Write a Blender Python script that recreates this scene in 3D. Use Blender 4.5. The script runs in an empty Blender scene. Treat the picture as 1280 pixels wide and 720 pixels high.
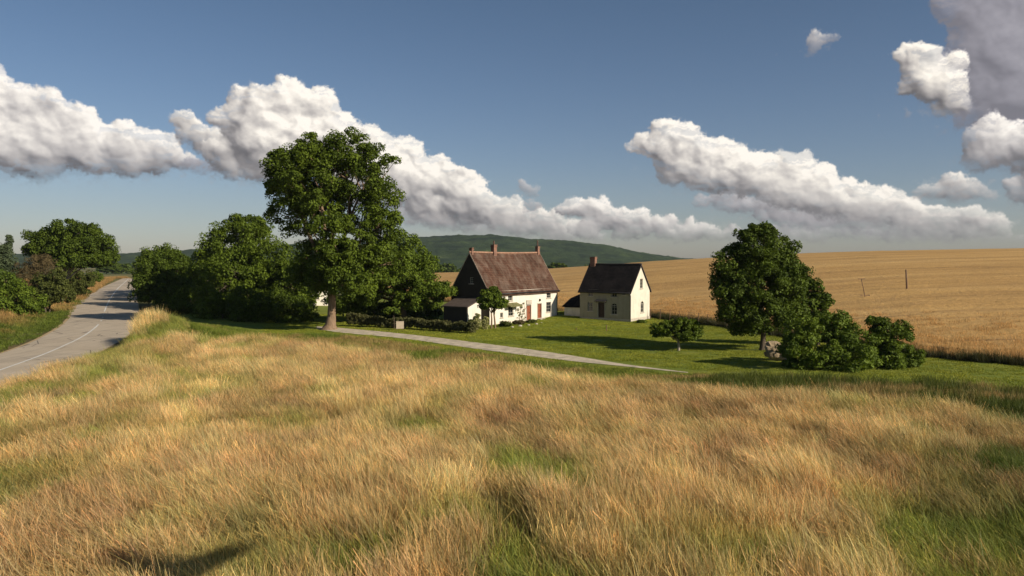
import bpy, bmesh, math, random
import numpy as np
from mathutils import Vector, Matrix, geometry
random.seed(7)
RNG = np.random.default_rng(11)
SC = bpy.context.scene
COL = SC.collection
R = math.radians

# ------------------------------------------------------------------ camera geometry (places in the scene are read off the view)
CAM_H = 8.5
F = 1000.0
HOR = 322.0
PITCH = math.atan((360 - HOR) / F)

def ray(px, py):
    u, v = (px - 640) / F, (360 - py) / F
    return Vector((u, math.cos(PITCH) + v * math.sin(PITCH), -math.sin(PITCH) + v * math.cos(PITCH)))

def P(px, py, z=0.0):
    d = ray(px, py)
    t = (z - CAM_H) / d.z
    return Vector((d.x * t, d.y * t, z))

def PD(px, py, dist):
    d = ray(px, py)
    t = dist / d.y
    return Vector((d.x * t, dist, CAM_H + d.z * t))

SUN_AZ, SUN_EL = 122.0, 26.0
SUN = Vector((math.sin(R(SUN_AZ)) * math.cos(R(SUN_EL)), math.cos(R(SUN_AZ)) * math.cos(R(SUN_EL)), math.sin(R(SUN_EL))))

# ------------------------------------------------------------------ noise in numpy
def vnoise(x, y, seed):
    """smooth value noise, any arrays"""
    xi = np.floor(x).astype(np.int64); yi = np.floor(y).astype(np.int64)
    fx = x - xi; fy = y - yi
    fx = fx * fx * fx * (fx * (fx * 6 - 15) + 10); fy = fy * fy * fy * (fy * (fy * 6 - 15) + 10)
    def h(a, b):
        n = (a * 374761393 + b * 668265263 + seed * 974711) & 0xffffffff
        n = ((n ^ (n >> 13)) * 1274126177) & 0xffffffff
        n = ((n ^ (n >> 16)) * 2246822519) & 0xffffffff
        return ((n ^ (n >> 15)) & 0xffffff) / float(0xffffff)
    a = h(xi, yi); b = h(xi + 1, yi); c = h(xi, yi + 1); d = h(xi + 1, yi + 1)
    return (a * (1 - fx) + b * fx) * (1 - fy) + (c * (1 - fx) + d * fx) * fy

def fbm(x, y, seed, octv=4, gain=0.5):
    s = 0; a = 1; tot = 0
    for i in range(octv):
        s = s + a * vnoise(x * 2 ** i + 17.3 * i, y * 2 ** i - 9.1 * i, seed + i)
        tot += a; a *= gain
    return s / tot

def sstep(a, b, x):
    t = np.clip((x - a) / (b - a), 0, 1)
    return t * t * (3 - 2 * t)
# ------------------------------------------------------------------ sky: Nishita plus a cloud layer grown puff by puff in numpy
def px_to_sky(px, py):
    d = ray(px, py)
    return math.degrees(math.atan2(d.x, d.y)), math.degrees(math.atan2(d.z, math.hypot(d.x, d.y)))

CA0, CA1, CE0, CE1 = -62.0, 62.0, -2.0, 46.0
CW, CH = 2480, 960
DEG = (CA1 - CA0) / CW

def blur(a, s):
    k = np.exp(-0.5 * (np.arange(-int(3 * s), int(3 * s) + 1) / s) ** 2); k /= k.sum()
    n = len(k) // 2
    b = np.pad(a, ((n, n), (0, 0)), mode='edge')
    o = np.zeros_like(a)
    for i, w in enumerate(k): o += w * b[i:i + a.shape[0]]
    b = np.pad(o, ((0, 0), (n, n)), mode='edge')
    o2 = np.zeros_like(a)
    for i, w in enumerate(k): o2 += w * b[:, i:i + a.shape[1]]
    return o2

def clouds():
    rs = np.random.default_rng(5)
    U = np.linspace(CA0, CA1, CW)[None, :] + np.zeros((CH, 1))
    V = np.linspace(CE0, CE1, CH)[:, None] + np.zeros((1, CW))
    # banks of cumulus: (base line y at left and right, darkness, blobs px,py,rx,ry)
    banks = [
        ((-90, 226, 245, 222), .25, [(-60,130,60,60),(0,128,42,44),(40,150,42,38),(70,165,40,34),(10,185,70,36),(105,175,45,34),(140,182,40,34),(175,190,34,26),(205,192,26,20),(235,205,18,9)]),
        ((205, 190, 300, 196), .10, [(226,150,14,15),(238,165,18,16),(262,178,22,15),(285,180,20,15)]),
        ((225, 220, 290, 216), .85, [(245,208,24,9),(270,210,22,9)]),
        ((270, 225, 760, 302), .12, [(300,135,26,26),(345,128,32,34),(335,165,50,40),(385,150,34,34),(370,140,30,30),(395,135,22,20),(278,150,24,18),(285,190,30,22),(400,180,50,36),(430,170,26,30),(460,195,40,36),(500,215,42,38),(500,200,24,24),(545,235,44,34),(540,218,24,20),(585,250,42,30),(580,236,22,18),(630,268,40,24),(670,280,36,18),(715,288,34,13),(300,205,34,18),(350,200,40,24),(450,235,50,26),(560,265,50,20)]),
        ((470, 272, 760, 304), .35, [(520, 262, 40, 16), (580, 276, 50, 16), (650, 288, 60, 12), (720, 296, 50, 8)]),
        ((690, 300, 930, 303), .22, [(712,262,16,12),(745,266,26,16),(785,276,36,16),(760,284,60,14),(830,284,40,13),(875,290,40,11),(905,292,26,9)]),
        ((800, 240, 1280, 300), .12, [(800,183,14,14),(828,180,26,28),(858,192,34,32),(850,212,36,22),(895,205,34,30),(925,215,38,28),(950,228,36,24),(990,212,26,26),(1000,238,46,24),(1020,226,24,20),(1050,248,42,24),(1095,250,24,18),(1090,268,50,20),(1135,262,26,17),(1150,278,50,18),(1195,270,28,16),(1215,282,44,14),(1245,288,24,10)]),
        ((900, 270, 1200, 300), .55, [(1010, 274, 60, 16), (1090, 284, 70, 14), (1180, 290, 60, 10), (900, 252, 40, 12), (940,256,46,11),(985,266,50,12),(1050,272,50,9)]),
        ((930, 302, 1290, 306), .35, [(960,292,40,8),(1020,294,50,9),(1090,294,60,9),(1180,296,60,8),(1260,298,40,7)]),
        ((1120, 170, 1420, 170), 1.0, [(1225,20,36,46),(1208,70,30,46),(1222,130,34,28),(1250,50,60,60),(1215,95,34,46),(1260,95,56,60),(1310,60,80,90),(1330,140,60,40),(1230,-20,60,40),(1280,130,40,30)]),
        ((1100, 150, 1215, 152), .05, [(1130,72,14,14),(1150,82,26,26),(1140,100,22,17),(1160,108,22,20),(1178,138,18,9),(1185,95,24,34),(1165,92,24,30),(1195,120,20,22)]),
        ((1190, 218, 1400, 218), .30, [(1250,165,36,20),(1215,186,20,18),(1245,180,34,26),(1280,188,40,26),(1225,200,24,12),(1330,180,60,40)]),
        ((1135, 252, 1260, 252), .15, [(1155,240,16,9),(1185,232,26,16),(1210,238,28,12),(1235,244,16,6)]),
        ((1255, 262, 1400, 262), .30, [(1275,238,22,14),(1310,230,50,26)]),
        ((1000, 75, 1060, 62), .30, [(1018,50,9,8),(1030,47,10,6),(1018,60,6,7),(1044,45,7,4)]),
        ((640, 250, 690, 250), .35, [(654,233,10,7),(668,239,12,7)]),
        ((640, 275, 690, 275), .35, [(664,258,12,8)]),
        ((1120, 152, 1150, 152), .5, [(1133,142,7,5)]),
        ((-700, 240, -200, 230), .2, [(-500,150,120,70),(-330,180,110,50),(-260,200,60,30)]),
        ((1500, 260, 2200, 280), .3, [(1600,190,120,60),(1800,210,160,60),(1480,230,60,24)]),
    ]
    col = np.zeros((CH, CW)); alp = np.zeros((CH, CW)); warmth = np.zeros((CH, CW))
    # domain warp for raggedness
    wx = (fbm(U * .9, V * .9, 31, 5) - .5) * 2.2 + (fbm(U * 4.5, V * 4.5, 35, 4) - .5) * .55
    wy = (fbm(U * .9, V * .9, 51, 5) - .5) * 1.6 + (fbm(U * 4.5, V * 4.5, 55, 4) - .5) * .55
    det = fbm(U * 2.2, V * 3.2, 71, 6, .6)
    fine = fbm(U * 7, V * 7, 91, 4, .6)
    billow = 0; am = 1.0; tot = 0
    for o_ in range(5):
        f_ = .9 * 2.1 ** o_; billow = billow + am * (1 - np.abs(2 * vnoise((U + wx * .5) * f_, (V + wy * .5) * f_ * 1.15, 401 + o_) - 1)); tot += am; am *= .52
    billow = billow / tot
    soft2 = fbm(U * .55 + wx * .4, V * 1.0 + wy * .4, 231, 4, .55)
    wisp = sstep(.50, .68, fbm(U * .8 + wx, V * 2.6 + wy, 211, 5, .6))
    order = [0, 2, 1, 4, 3, 16, 15, 8, 5, 7, 6, 13, 12, 9, 11, 10, 14, 17, 18, 19]
    for bi in order:
        (bx0, by0, bx1, by1), dark, blobs = banks[bi]
        p = []
        for (x, y, rx, ry) in blobs:
            a, e = px_to_sky(x, y)
            s = 57.3 / F / (1 + ((x - 640) / F) ** 2)
            p.append((a, e - .12 * ry * s, rx * s * 1.04, 1.16 * ry * s * math.sqrt(1 + ((x - 640) / F) ** 2)))
        a0, e0 = px_to_sky(bx0, by0 + 4); a1, e1 = px_to_sky(bx1, by1 + 4)
        amin = min(q[0] - q[2] for q in p) - 3; amax = max(q[0] + q[2] for q in p) + 3
        emin = min(q[1] - q[3] for q in p) - 3; emax = max(q[1] + q[3] for q in p) + 3
        i0 = max(0, int((amin - CA0) / DEG)); i1 = min(CW, int((amax - CA0) / DEG))
        dv = (CE1 - CE0) / CH
        j0 = max(0, int((emin - CE0) / dv)); j1 = min(CH, int((emax - CE0) / dv))
        if i1 - i0 < 4 or j1 - j0 < 4: continue
        u = U[j0:j1, i0:i1]; v = V[j0:j1, i0:i1]
        h = np.full(u.shape, -9.0)
        def splat(cx, cy, zc, r):
            a = max(0, int((cx - r - CA0) / DEG) - i0); b = min(u.shape[1], int((cx + r - CA0) / DEG) - i0 + 2)
            c = max(0, int((cy - r - CE0) / dv) - j0); d = min(u.shape[0], int((cy + r - CE0) / dv) - j0 + 2)
            if b <= a or d <= c: return
            q = r * r - (u[c:d, a:b] - cx) ** 2 - (v[c:d, a:b] - cy) ** 2
            h[c:d, a:b] = np.where(q > 0, np.maximum(h[c:d, a:b], zc + np.sqrt(np.maximum(q, 0))), h[c:d, a:b])
        for (a, e, rx, ry) in p:
            m = min(rx, ry)
            n = int(10 + 9 * rx * ry / (m * m))
            for k in range(n):
                t = rs.uniform(0, 2 * math.pi); q = math.sqrt(rs.uniform(0, 1)) * .82
                cx = a + rx * q * math.cos(t); cy = e + ry * q * math.sin(t)
                if cy < e - .6 * ry: continue
                zc = m * math.sqrt(max(0, 1 - q * q)) * .8
                r = m * rs.uniform(.28, .5)
                splat(cx, cy, zc, r)
                for k2 in range(9):
                    t2 = rs.uniform(0, 2 * math.pi); q2 = r * rs.uniform(.3, 1.0)
                    r2 = r * rs.uniform(.22, .42)
                    x2 = cx + q2 * math.cos(t2); y2 = cy + q2 * math.sin(t2)
                    z2 = zc + math.sqrt(max(0, r * r - q2 * q2)) * .9
                    splat(x2, y2, z2, r2)
                    for k3 in range(4):
                        t3 = rs.uniform(0, 2 * math.pi); q3 = r2 * rs.uniform(.4, 1.0)
                        splat(x2 + q3 * math.cos(t3), y2 + q3 * math.sin(t3), z2 + math.sqrt(max(0, r2 * r2 - q3 * q3)) * .9, r2 * rs.uniform(.25, .5))
        # warp: sample h at displaced places
        iu = np.clip(((np.arange(u.shape[1])[None, :]) + wx[j0:j1, i0:i1] / DEG * .42).astype(int), 0, u.shape[1] - 1)
        jv = np.clip(((np.arange(u.shape[0])[:, None]) + wy[j0:j1, i0:i1] / dv * .42).astype(int), 0, u.shape[0] - 1)
        h = h[jv, iu]
        mask = (h > -5).astype(float)
        hh = np.where(h > -5, h, 0) + (billow[j0:j1, i0:i1] - .5) * 1.0
        base = e0 + (e1 - e0) * (u - a0) / (a1 - a0) + (det[j0:j1, i0:i1] - .5) * 1.3
        msk = .25 * blur(mask, 1.3) + .35 * blur(mask, 4) + .40 * blur(mask, 11)
        al = sstep(.30, .72, msk + (fine[j0:j1, i0:i1] - .5) * .50 + (billow[j0:j1, i0:i1] - .62) * .45)
        lowb = 1 - sstep(.2, 2.2, v - base)
        msf = .3 * msk + .7 * blur(mask, 22)
        soft = sstep(.18, .85, msf + (det[j0:j1, i0:i1] - .5) * .9 + (fine[j0:j1, i0:i1] - .5) * .3)
        al = al * (1 - .75 * lowb) + np.minimum(al + .25, soft) * .75 * lowb
        al = al * (1 - .30 * wisp[j0:j1, i0:i1] * (1 - sstep(.75, 1.0, blur(mask, 16))))
        al = al * sstep(-.9, .6, v - base + (det[j0:j1, i0:i1] - .5) * 1.4)
        h1 = blur(hh, 1.6); h2 = blur(hh, 5); h3 = blur(hh, 16)
        def lam(hm, k):
            gy, gx = np.gradient(hm, dv, DEG)
            nx, ny, nz = -gx * k, -gy * k, np.ones_like(gx)
            L = np.sqrt(nx * nx + ny * ny + nz * nz)
            return (nx * .45 + ny * .66 + nz * .60) / L
        sh = .26 * lam(h1, .40) + .40 * lam(h2, .75) + .34 * lam(h3, 1.0)
        top = max(q[1] + q[3] for q in p); ctop = blur(np.where(mask > .5, v - base, 0), 20)
        rise = np.clip((v - base) / 3.2, 0, 1)
        lum = .50 + .68 * np.clip(sh, 0, 1) + (soft2[j0:j1, i0:i1] - .5) * (.34 - .2 * dark)
        lum = lum * (.74 + .26 * sstep(0, .8, rise)) * (.90 + .20 * det[j0:j1, i0:i1])
        lum = lum * (1 - dark) + dark * (.34 + .26 * lum)
        A = alp[j0:j1, i0:i1]
        col[j0:j1, i0:i1] = col[j0:j1, i0:i1] * (1 - al) + lum * al
        warmth[j0:j1, i0:i1] = warmth[j0:j1, i0:i1] * (1 - al) + (1 - dark) * al
        alp[j0:j1, i0:i1] = A + (1 - A) * al
    lum = col / np.maximum(alp, 1e-4)
    wm = warmth / np.maximum(alp, 1e-4)
    lum = np.clip(lum, .12, 1.02)
    lin = lum ** 2.2
    k = np.clip((lum - .35) / .6, 0, 1)
    rgb = np.stack([lin * 1.03, lin * (.94 + .01 * k), lin * (.84 - .01 * k + .10 * (1 - k))], -1)
    rgb = rgb * np.stack([1 - .05 * (1 - wm), 1 - .01 * (1 - wm), 1 + .16 * (1 - wm)], -1)
    return rgb, np.clip(alp, 0, 1)

def build_sky():
    rgb, a = clouds()
    img = bpy.data.images.new('cloud_layer', CW, CH, alpha=True, float_buffer=True)
    img.colorspace_settings.name = 'Linear Rec.709'
    img.alpha_mode = 'CHANNEL_PACKED'
    buf = np.concatenate([rgb, a[..., None]], -1).astype(np.float32)
    img.pixels.foreach_set(buf.ravel())
    img.update(); img.pack()
    w = bpy.data.worlds.new('World'); SC.world = w
    w.use_nodes = True
    nt = w.node_tree; N = nt.nodes; L = nt.links
    for n in list(N): N.remove(n)
    out = N.new('ShaderNodeOutputWorld'); bg = N.new('ShaderNodeBackground'); bg.inputs[1].default_value = SKY_STR
    sky = N.new('ShaderNodeTexSky'); sky.sky_type = 'NISHITA'; sky.sun_disc = False
    sky.sun_elevation = R(SUN_EL); sky.sun_rotation = R(SUN_AZ); sky.altitude = 100
    sky.air_density = 1.0; sky.dust_density = 0.4; sky.ozone_density = 1.4
    geo = N.new('ShaderNodeTexCoord'); sep = N.new('ShaderNodeSeparateXYZ'); L.new(geo.outputs['Generated'], sep.inputs[0])
    def M(op, a, b=None, c=None):
        m = N.new('ShaderNodeMath'); m.operation = op
        for i, q in enumerate((a, b, c)):
            if q is None: continue
            if isinstance(q, (int, float)): m.inputs[i].default_value = q
            else: L.new(q, m.inputs[i])
        return m.outputs[0]
    az = M('ARCTAN2', sep.outputs[0], sep.outputs[1])
    hy = M('SQRT', M('ADD', M('MULTIPLY', sep.outputs[0], sep.outputs[0]), M('MULTIPLY', sep.outputs[1], sep.outputs[1])))
    el = M('ARCTAN2', sep.outputs[2], hy)
    cu = M('DIVIDE', M('SUBTRACT', az, R(CA0)), R(CA1 - CA0))
    cv = M('DIVIDE', M('SUBTRACT', el, R(CE0)), R(CE1 - CE0))
    cmb = N.new('ShaderNodeCombineXYZ'); L.new(cu, cmb.inputs[0]); L.new(cv, cmb.inputs[1])
    tex = N.new('ShaderNodeTexImage'); tex.image = img; tex.extension = 'CLIP'; tex.interpolation = 'Linear'
    L.new(cmb.outputs[0], tex.inputs[0])
    sc = N.new('ShaderNodeVectorMath'); sc.operation = 'SCALE'; L.new(tex.outputs[0], sc.inputs[0]); sc.inputs['Scale'].default_value = CLOUD_GAIN / SKY_STR
    tint = N.new('ShaderNodeMix'); tint.data_type = 'RGBA'; tint.blend_type = 'MULTIPLY'; tint.inputs[0].default_value = 1
    L.new(sky.outputs[0], tint.inputs[6])
    tr = N.new('ShaderNodeValToRGB'); L.new(M('MULTIPLY', el, 2.2), tr.inputs[0]); tr.color_ramp.elements[0].color = (.98, 1.02, 1.25, 1); tr.color_ramp.elements[1].color = (*SKY_TINT, 1); L.new(tr.outputs[0], tint.inputs[7])
    mx = N.new('ShaderNodeMix'); mx.data_type = 'RGBA'
    # low clouds sink into the pale air near the horizon
    fade = M('MULTIPLY', tex.outputs[1], M('MINIMUM', M('ADD', M('MULTIPLY', M('MAXIMUM', el, 0), 16), .28), .97))
    L.new(fade, mx.inputs[0]); L.new(tint.outputs[2], mx.inputs[6]); L.new(sc.outputs[0], mx.inputs[7])
    L.new(mx.outputs[2], bg.inputs[0]); L.new(bg.outputs[0], out.inputs[0])
    w.cycles.sampling_method = 'MANUAL'; w.cycles.sample_map_resolution = 512
# ------------------------------------------------------------------ objects
def tag(o, label=None, cat=None, group=None, kind=None):
    if label: o['label'] = label
    if cat: o['category'] = cat
    if group: o['group'] = group
    if kind: o['kind'] = kind
    return o

def empty(name, loc, label, cat, group=None, rz=0):
    o = bpy.data.objects.new(name, None); COL.objects.link(o)
    o.location = loc; o.rotation_euler = (0, 0, rz); o.empty_display_size = .3
    return tag(o, label, cat, group)

def copy_tree(o, parent=None):
    c = o.copy(); COL.objects.link(c); c.parent = parent
    for ch in o.children: copy_tree(ch, c)
    return c

def link(name, me, mats, parent=None):
    o = bpy.data.objects.new(name, me); COL.objects.link(o)
    for m in (mats if isinstance(mats, (list, tuple)) else [mats]): me.materials.append(m)
    if parent: o.parent = parent
    return o

def fast_mesh(name, V, Q, attrs=None):
    """V Nx3 array, Q Mx3 or Mx4 int array"""
    V = np.asarray(V, np.float32); Q = np.asarray(Q, np.int32); k = Q.shape[1]
    me = bpy.data.meshes.new(name)
    me.vertices.add(len(V)); me.vertices.foreach_set('co', V.ravel())
    me.loops.add(Q.size); me.loops.foreach_set('vertex_index', Q.ravel())
    me.polygons.add(len(Q)); me.polygons.foreach_set('loop_start', np.arange(0, Q.size, k, dtype=np.int32))
    me.polygons.foreach_set('loop_total', np.full(len(Q), k, np.int32))
    me.update(calc_edges=True)
    for n, (typ, arr) in (attrs or {}).items():
        a = me.attributes.new(n, typ, 'POINT')
        a.data.foreach_set('value' if typ == 'FLOAT' else 'color' if typ == 'FLOAT_COLOR' else 'vector', np.asarray(arr, np.float32).ravel())
    return me

class MB:
    def __init__(s): s.v = []; s.f = []
    def poly(s, pts):
        b = len(s.v); s.v += [Vector(p) for p in pts]; s.f.append(tuple(range(b, b + len(pts))))
    def box(s, c, size, M=None):
        c = Vector(c); sx, sy, sz = (q / 2 for q in size)
        p = [Vector((x, y, z)) for x in (-sx, sx) for y in (-sy, sy) for z in (-sz, sz)]
        p = [(M @ q if M else q) + c for q in p]
        b = len(s.v); s.v += p
        for f in ((0, 1, 3, 2), (4, 6, 7, 5), (0, 4, 5, 1), (2, 3, 7, 6), (0, 2, 6, 4), (1, 5, 7, 3)): s.f.append(tuple(b + i for i in f))
    def tube(s, pts, rads, n=8, cap=True):
        pts = [Vector(p) for p in pts]; b = len(s.v)
        for i, p in enumerate(pts):
            d = (pts[min(i + 1, len(pts) - 1)] - pts[max(i - 1, 0)]).normalized()
            a = d.orthogonal().normalized() if abs(d.z) < .9 else Vector((1, 0, 0)); a = (a - d * a.dot(d)).normalized(); c = d.cross(a)
            for k in range(n):
                t = 2 * math.pi * k / n
                s.v.append(p + (a * math.cos(t) + c * math.sin(t)) * rads[i])
        for i in range(len(pts) - 1):
            for k in range(n):
                s.f.append((b + i * n + k, b + i * n + (k + 1) % n, b + (i + 1) * n + (k + 1) % n, b + (i + 1) * n + k))
        if cap:
            s.f.append(tuple(b + k for k in range(n))[::-1]); s.f.append(tuple(b + (len(pts) - 1) * n + k for k in range(n)))
    def prism(s, pts, d):
        """closed prism: polygon pts pushed by vector d"""
        pts = [Vector(p) for p in pts]; d = Vector(d); n = len(pts); b = len(s.v)
        s.v += pts + [p + d for p in pts]
        s.f.append(tuple(range(b, b + n))); s.f.append(tuple(range(b + 2 * n - 1, b + n - 1, -1)))
        for i in range(n): s.f.append((b + i, b + (i + 1) % n, b + n + (i + 1) % n, b + n + i))
    def build(s, name, mat, parent=None, smooth=False, bevel=0):
        me = bpy.data.meshes.new(name); me.from_pydata([tuple(p) for p in s.v], [], s.f); me.update()
        bm = bmesh.new(); bm.from_mesh(me); bmesh.ops.recalc_face_normals(bm, faces=bm.faces); bm.to_mesh(me); bm.free()
        if smooth: me.polygons.foreach_set('use_smooth', [True] * len(me.polygons))
        o = link(name, me, mat, parent)
        if bevel:
            m = o.modifiers.new('bevel', 'BEVEL'); m.width = bevel; m.segments = 2; m.limit_method = 'ANGLE'
        return o

# ------------------------------------------------------------------ materials
class NT:
    def __init__(s, name, rough=.8, spec=.3):
        s.m = bpy.data.materials.new(name); s.m.use_nodes = True; s.nt = s.m.node_tree
        s.N = s.nt.nodes; s.L = s.nt.links
        s.b = s.N['Principled BSDF']; s.out = s.N['Material Output']
        s.b.inputs['Roughness'].default_value = rough; s.b.inputs['Specular IOR Level'].default_value = spec
    def new(s, t, **k):
        n = s.N.new(t)
        for a, v in k.items(): setattr(n, a, v)
        return n
    def put(s, sock, v):
        if isinstance(v, bpy.types.NodeSocket): s.L.new(v, sock)
        elif isinstance(v, (tuple, list)): sock.default_value = (*v, 1) if len(v) == 3 and sock.type == 'RGBA' else v
        else: sock.default_value = v
    def coord(s, kind='Object'):
        return s.new('ShaderNodeTexCoord').outputs[kind] if kind != 'World' else s.new('ShaderNodeNewGeometry').outputs['Position']
    def scale(s, v, sc, loc=(0, 0, 0)):
        n = s.new('ShaderNodeMapping'); s.L.new(v, n.inputs[0]); n.inputs['Scale'].default_value = sc; n.inputs['Location'].default_value = loc
        return n.outputs[0]
    def noise(s, v, scale, detail=4, rough=.55, dist=0):
        n = s.new('ShaderNodeTexNoise'); s.L.new(v, n.inputs['Vector']); n.inputs['Scale'].default_value = scale
        n.inputs['Detail'].default_value = detail; n.inputs['Roughness'].default_value = rough; n.inputs['Distortion'].default_value = dist
        return n.outputs['Fac']
    def ramp(s, fac, stops):
        n = s.new('ShaderNodeValToRGB'); s.L.new(fac, n.inputs[0]); e = n.color_ramp.elements
        while len(e) < len(stops): e.new(.5)
        for el, (p, c) in zip(e, stops):
            el.position = p; el.color = (*c, 1) if isinstance(c, tuple) else (c, c, c, 1)
        return n.outputs[0]
    def mix(s, fac, a, b, mode='MIX'):
        n = s.new('ShaderNodeMix', data_type='RGBA', blend_type=mode)
        s.put(n.inputs[0], fac); s.put(n.inputs[6], a); s.put(n.inputs[7], b)
        return n.outputs[2]
    def math(s, op, a, b=0, c=0):
        n = s.new('ShaderNodeMath', operation=op); s.put(n.inputs[0], a); s.put(n.inputs[1], b); s.put(n.inputs[2], c)
        return n.outputs[0]
    def attr(s, name, typ='GEOMETRY'):
        return s.new('ShaderNodeAttribute', attribute_name=name, attribute_type=typ)
    def bump(s, h, dist=.05, strength=1):
        n = s.new('ShaderNodeBump'); s.L.new(h, n.inputs['Height']); n.inputs['Distance'].default_value = dist; n.inputs['Strength'].default_value = strength
        s.L.new(n.outputs[0], s.b.inputs['Normal'])
    def base(s, c): s.put(s.b.inputs['Base Color'], c); return s
    def translucent(s, c, f):
        t = s.new('ShaderNodeBsdfTranslucent'); s.put(t.inputs[0], c); m = s.new('ShaderNodeMixShader'); m.inputs[0].default_value = f
        s.L.new(s.b.outputs[0], m.inputs[1]); s.L.new(t.outputs[0], m.inputs[2]); s.L.new(m.outputs[0], s.out.inputs[0])

def simple(name, c, rough=.8, var=.25, scale=3, bump=0, spec=.3, stains=None):
    t = NT(name, rough, spec); v = t.coord()
    f = t.noise(v, scale, 6, .6)
    lo = tuple(q * (1 - var) for q in c); hi = tuple(min(1, q * (1 + var)) for q in c)
    col = t.ramp(f, [(.3, lo), (.7, hi)])
    if stains:
        g = t.noise(t.scale(v, (1.3, 1.3, .25)), 1.6, 5, .65)
        col = t.mix(t.ramp(g, [(.52, 0.), (.75, .55)]), col, stains)
    t.base(col)
    if bump: t.bump(t.noise(v, scale * 6, 4), bump, .6)
    return t.m

def foliage_mat(name, dark, light, trans=.22, rough=.65, spec=.16):
    t = NT(name, rough, spec); a = t.attr('tint')
    n = t.noise(t.coord(), .8, 3)
    c = t.mix(t.math('ADD', t.math('MULTIPLY', a.outputs['Fac'], .75), t.math('MULTIPLY', n, .25)), dark, light)
    t.base(c)
    t.translucent(t.mix(1.0, c, (1.25, 1.3, .55), 'MULTIPLY'), trans)
    return t.m

def bark_mat(name, c):
    t = NT(name, .9, .15); v = t.coord()
    f = t.noise(t.scale(v, (3, 3, .5)), 2.2, 6, .65)
    t.base(t.ramp(f, [(.3, tuple(q * .45 for q in c)), (.68, c)]))
    t.bump(t.noise(t.scale(v, (5, 5, .8)), 2.5, 5), .08, .8)
    return t.m
# ------------------------------------------------------------------ lie of the land
def interp(t, tab):
    a = np.array(tab, float); return np.interp(t, a[:, 0], a[:, 1])

WB = [(-2500, 352), (300, 356), (480, 368), (560, 377), (700, 388), (740, 388), (812, 396), (860, 401), (905, 407), (1000, 420), (1140, 442), (1200, 449), (1280, 456), (1500, 474), (2500, 500)]
HC = [(-2500, -6), (300, -3), (440, 0), (480, .8), (560, 1.7), (690, 3.7), (810, 6.4), (900, 7.8), (1000, 9.1), (1100, 9.9), (1280, 10.7), (1500, 11.5), (2500, 12)]
CREST = 260.0
def wheat_rb(q):       # distance (along y) where the wheat begins, q = pixel column
    py = interp(q, WB)
    return CAM_H * F / (py - HOR)

def poly_mask(x, y, poly):
    inside = np.zeros(np.shape(x), bool); n = len(poly)
    for i in range(n):
        x1, y1 = poly[i][0], poly[i][1]; x2, y2 = poly[(i + 1) % n][0], poly[(i + 1) % n][1]
        if y1 == y2: continue
        c = ((y1 > y) != (y2 > y)) & (x < (x2 - x1) * (y - y1) / (y2 - y1) + x1)
        inside ^= c
    return inside

def near_poly(x, y, line):
    d = np.full(np.shape(x), 1e9)
    for a, b in zip(line[:-1], line[1:]):
        ax, ay, bx, by = a[0], a[1], b[0], b[1]
        L2 = (bx - ax) ** 2 + (by - ay) ** 2
        t = np.clip(((x - ax) * (bx - ax) + (y - ay) * (by - ay)) / L2, 0, 1)
        d = np.minimum(d, np.hypot(x - ax - t * (bx - ax), y - ay - t * (by - ay)))
    return d

# road edges, read at ground level
ROAD_L = [(-260, 500), (-60, 462), (0, 443), (40, 428), (72, 411), (87, 398), (91, 388), (103, 375), (125, 361), (143, 353)]
ROAD_R = [(-260, 575), (-60, 515), (0, 490), (60, 468), (110, 447), (150, 427), (170, 407), (173, 388), (170, 371), (168.5, 360), (168, 353)]
RL = [P(*q) for q in ROAD_L]; RR = [P(*q) for q in ROAD_R]
RL.append(RL[-1] + (RL[-1] - RL[-2]) * 1.0); RR.append(RR[-1] + (RR[-1] - RR[-2]) * .9)
def resample(pts, n):
    # catmull through points, then even spacing
    dense = []
    for i in range(len(pts) - 1):
        p0 = pts[max(i - 1, 0)]; p1 = pts[i]; p2 = pts[i + 1]; p3 = pts[min(i + 2, len(pts) - 1)]
        for k in range(16):
            t = k / 16
            dense.append(.5 * ((2 * p1) + (p2 - p0) * t + (2 * p0 - 5 * p1 + 4 * p2 - p3) * t * t + (3 * p1 - p0 - 3 * p2 + p3) * t ** 3))
    dense.append(pts[-1])
    s = [0]
    for a, b in zip(dense[:-1], dense[1:]): s.append(s[-1] + (b - a).length)
    s = np.array(s); u = (np.linspace(0, 1, n)) * s[-1]
    arr = np.array([tuple(p) for p in dense])
    return np.stack([np.interp(u, s, arr[:, k]) for k in range(3)], 1)
RLs, RRs = resample(RL, 160), resample(RR, 160)
RCs = (RLs + RRs) / 2

MEADOW_PX = [(-330, 640), (-60, 528), (0, 502), (60, 479), (112, 456), (155, 436), (183, 416), (200, 409), (222, 410), (240, 424), (300, 419), (345, 418), (480, 437), (640, 454), (780, 467), (900, 482), (1060, 490), (1180, 500), (1290, 515), (1500, 560)]
MEADOW = [P(q[0], q[1], .85 if 4 < i < 19 else .0) for i, q in enumerate(MEADOW_PX)] + [Vector((45, 6, 0)), Vector((30, -12, 0)), Vector((-30, -12, 0))]
MEADOW_XY = [(p.x, p.y) for p in MEADOW]
MOUND = P(212, 428)

DRIVE_T = [(396, 408.3), (412, 409), (430, 410.5), (500, 417), (600, 429), (700, 442.5), (780, 455.5), (860, 465.8)]
DRIVE_B = [(396, 411), (412, 414), (430, 416.5), (500, 423), (600, 437), (700, 450), (780, 458.3), (860, 466.6)]
DT = resample([P(*q) for q in DRIVE_T], 90); DB = resample([P(*q) for q in DRIVE_B], 90)
DC = (DT + DB) / 2

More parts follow.
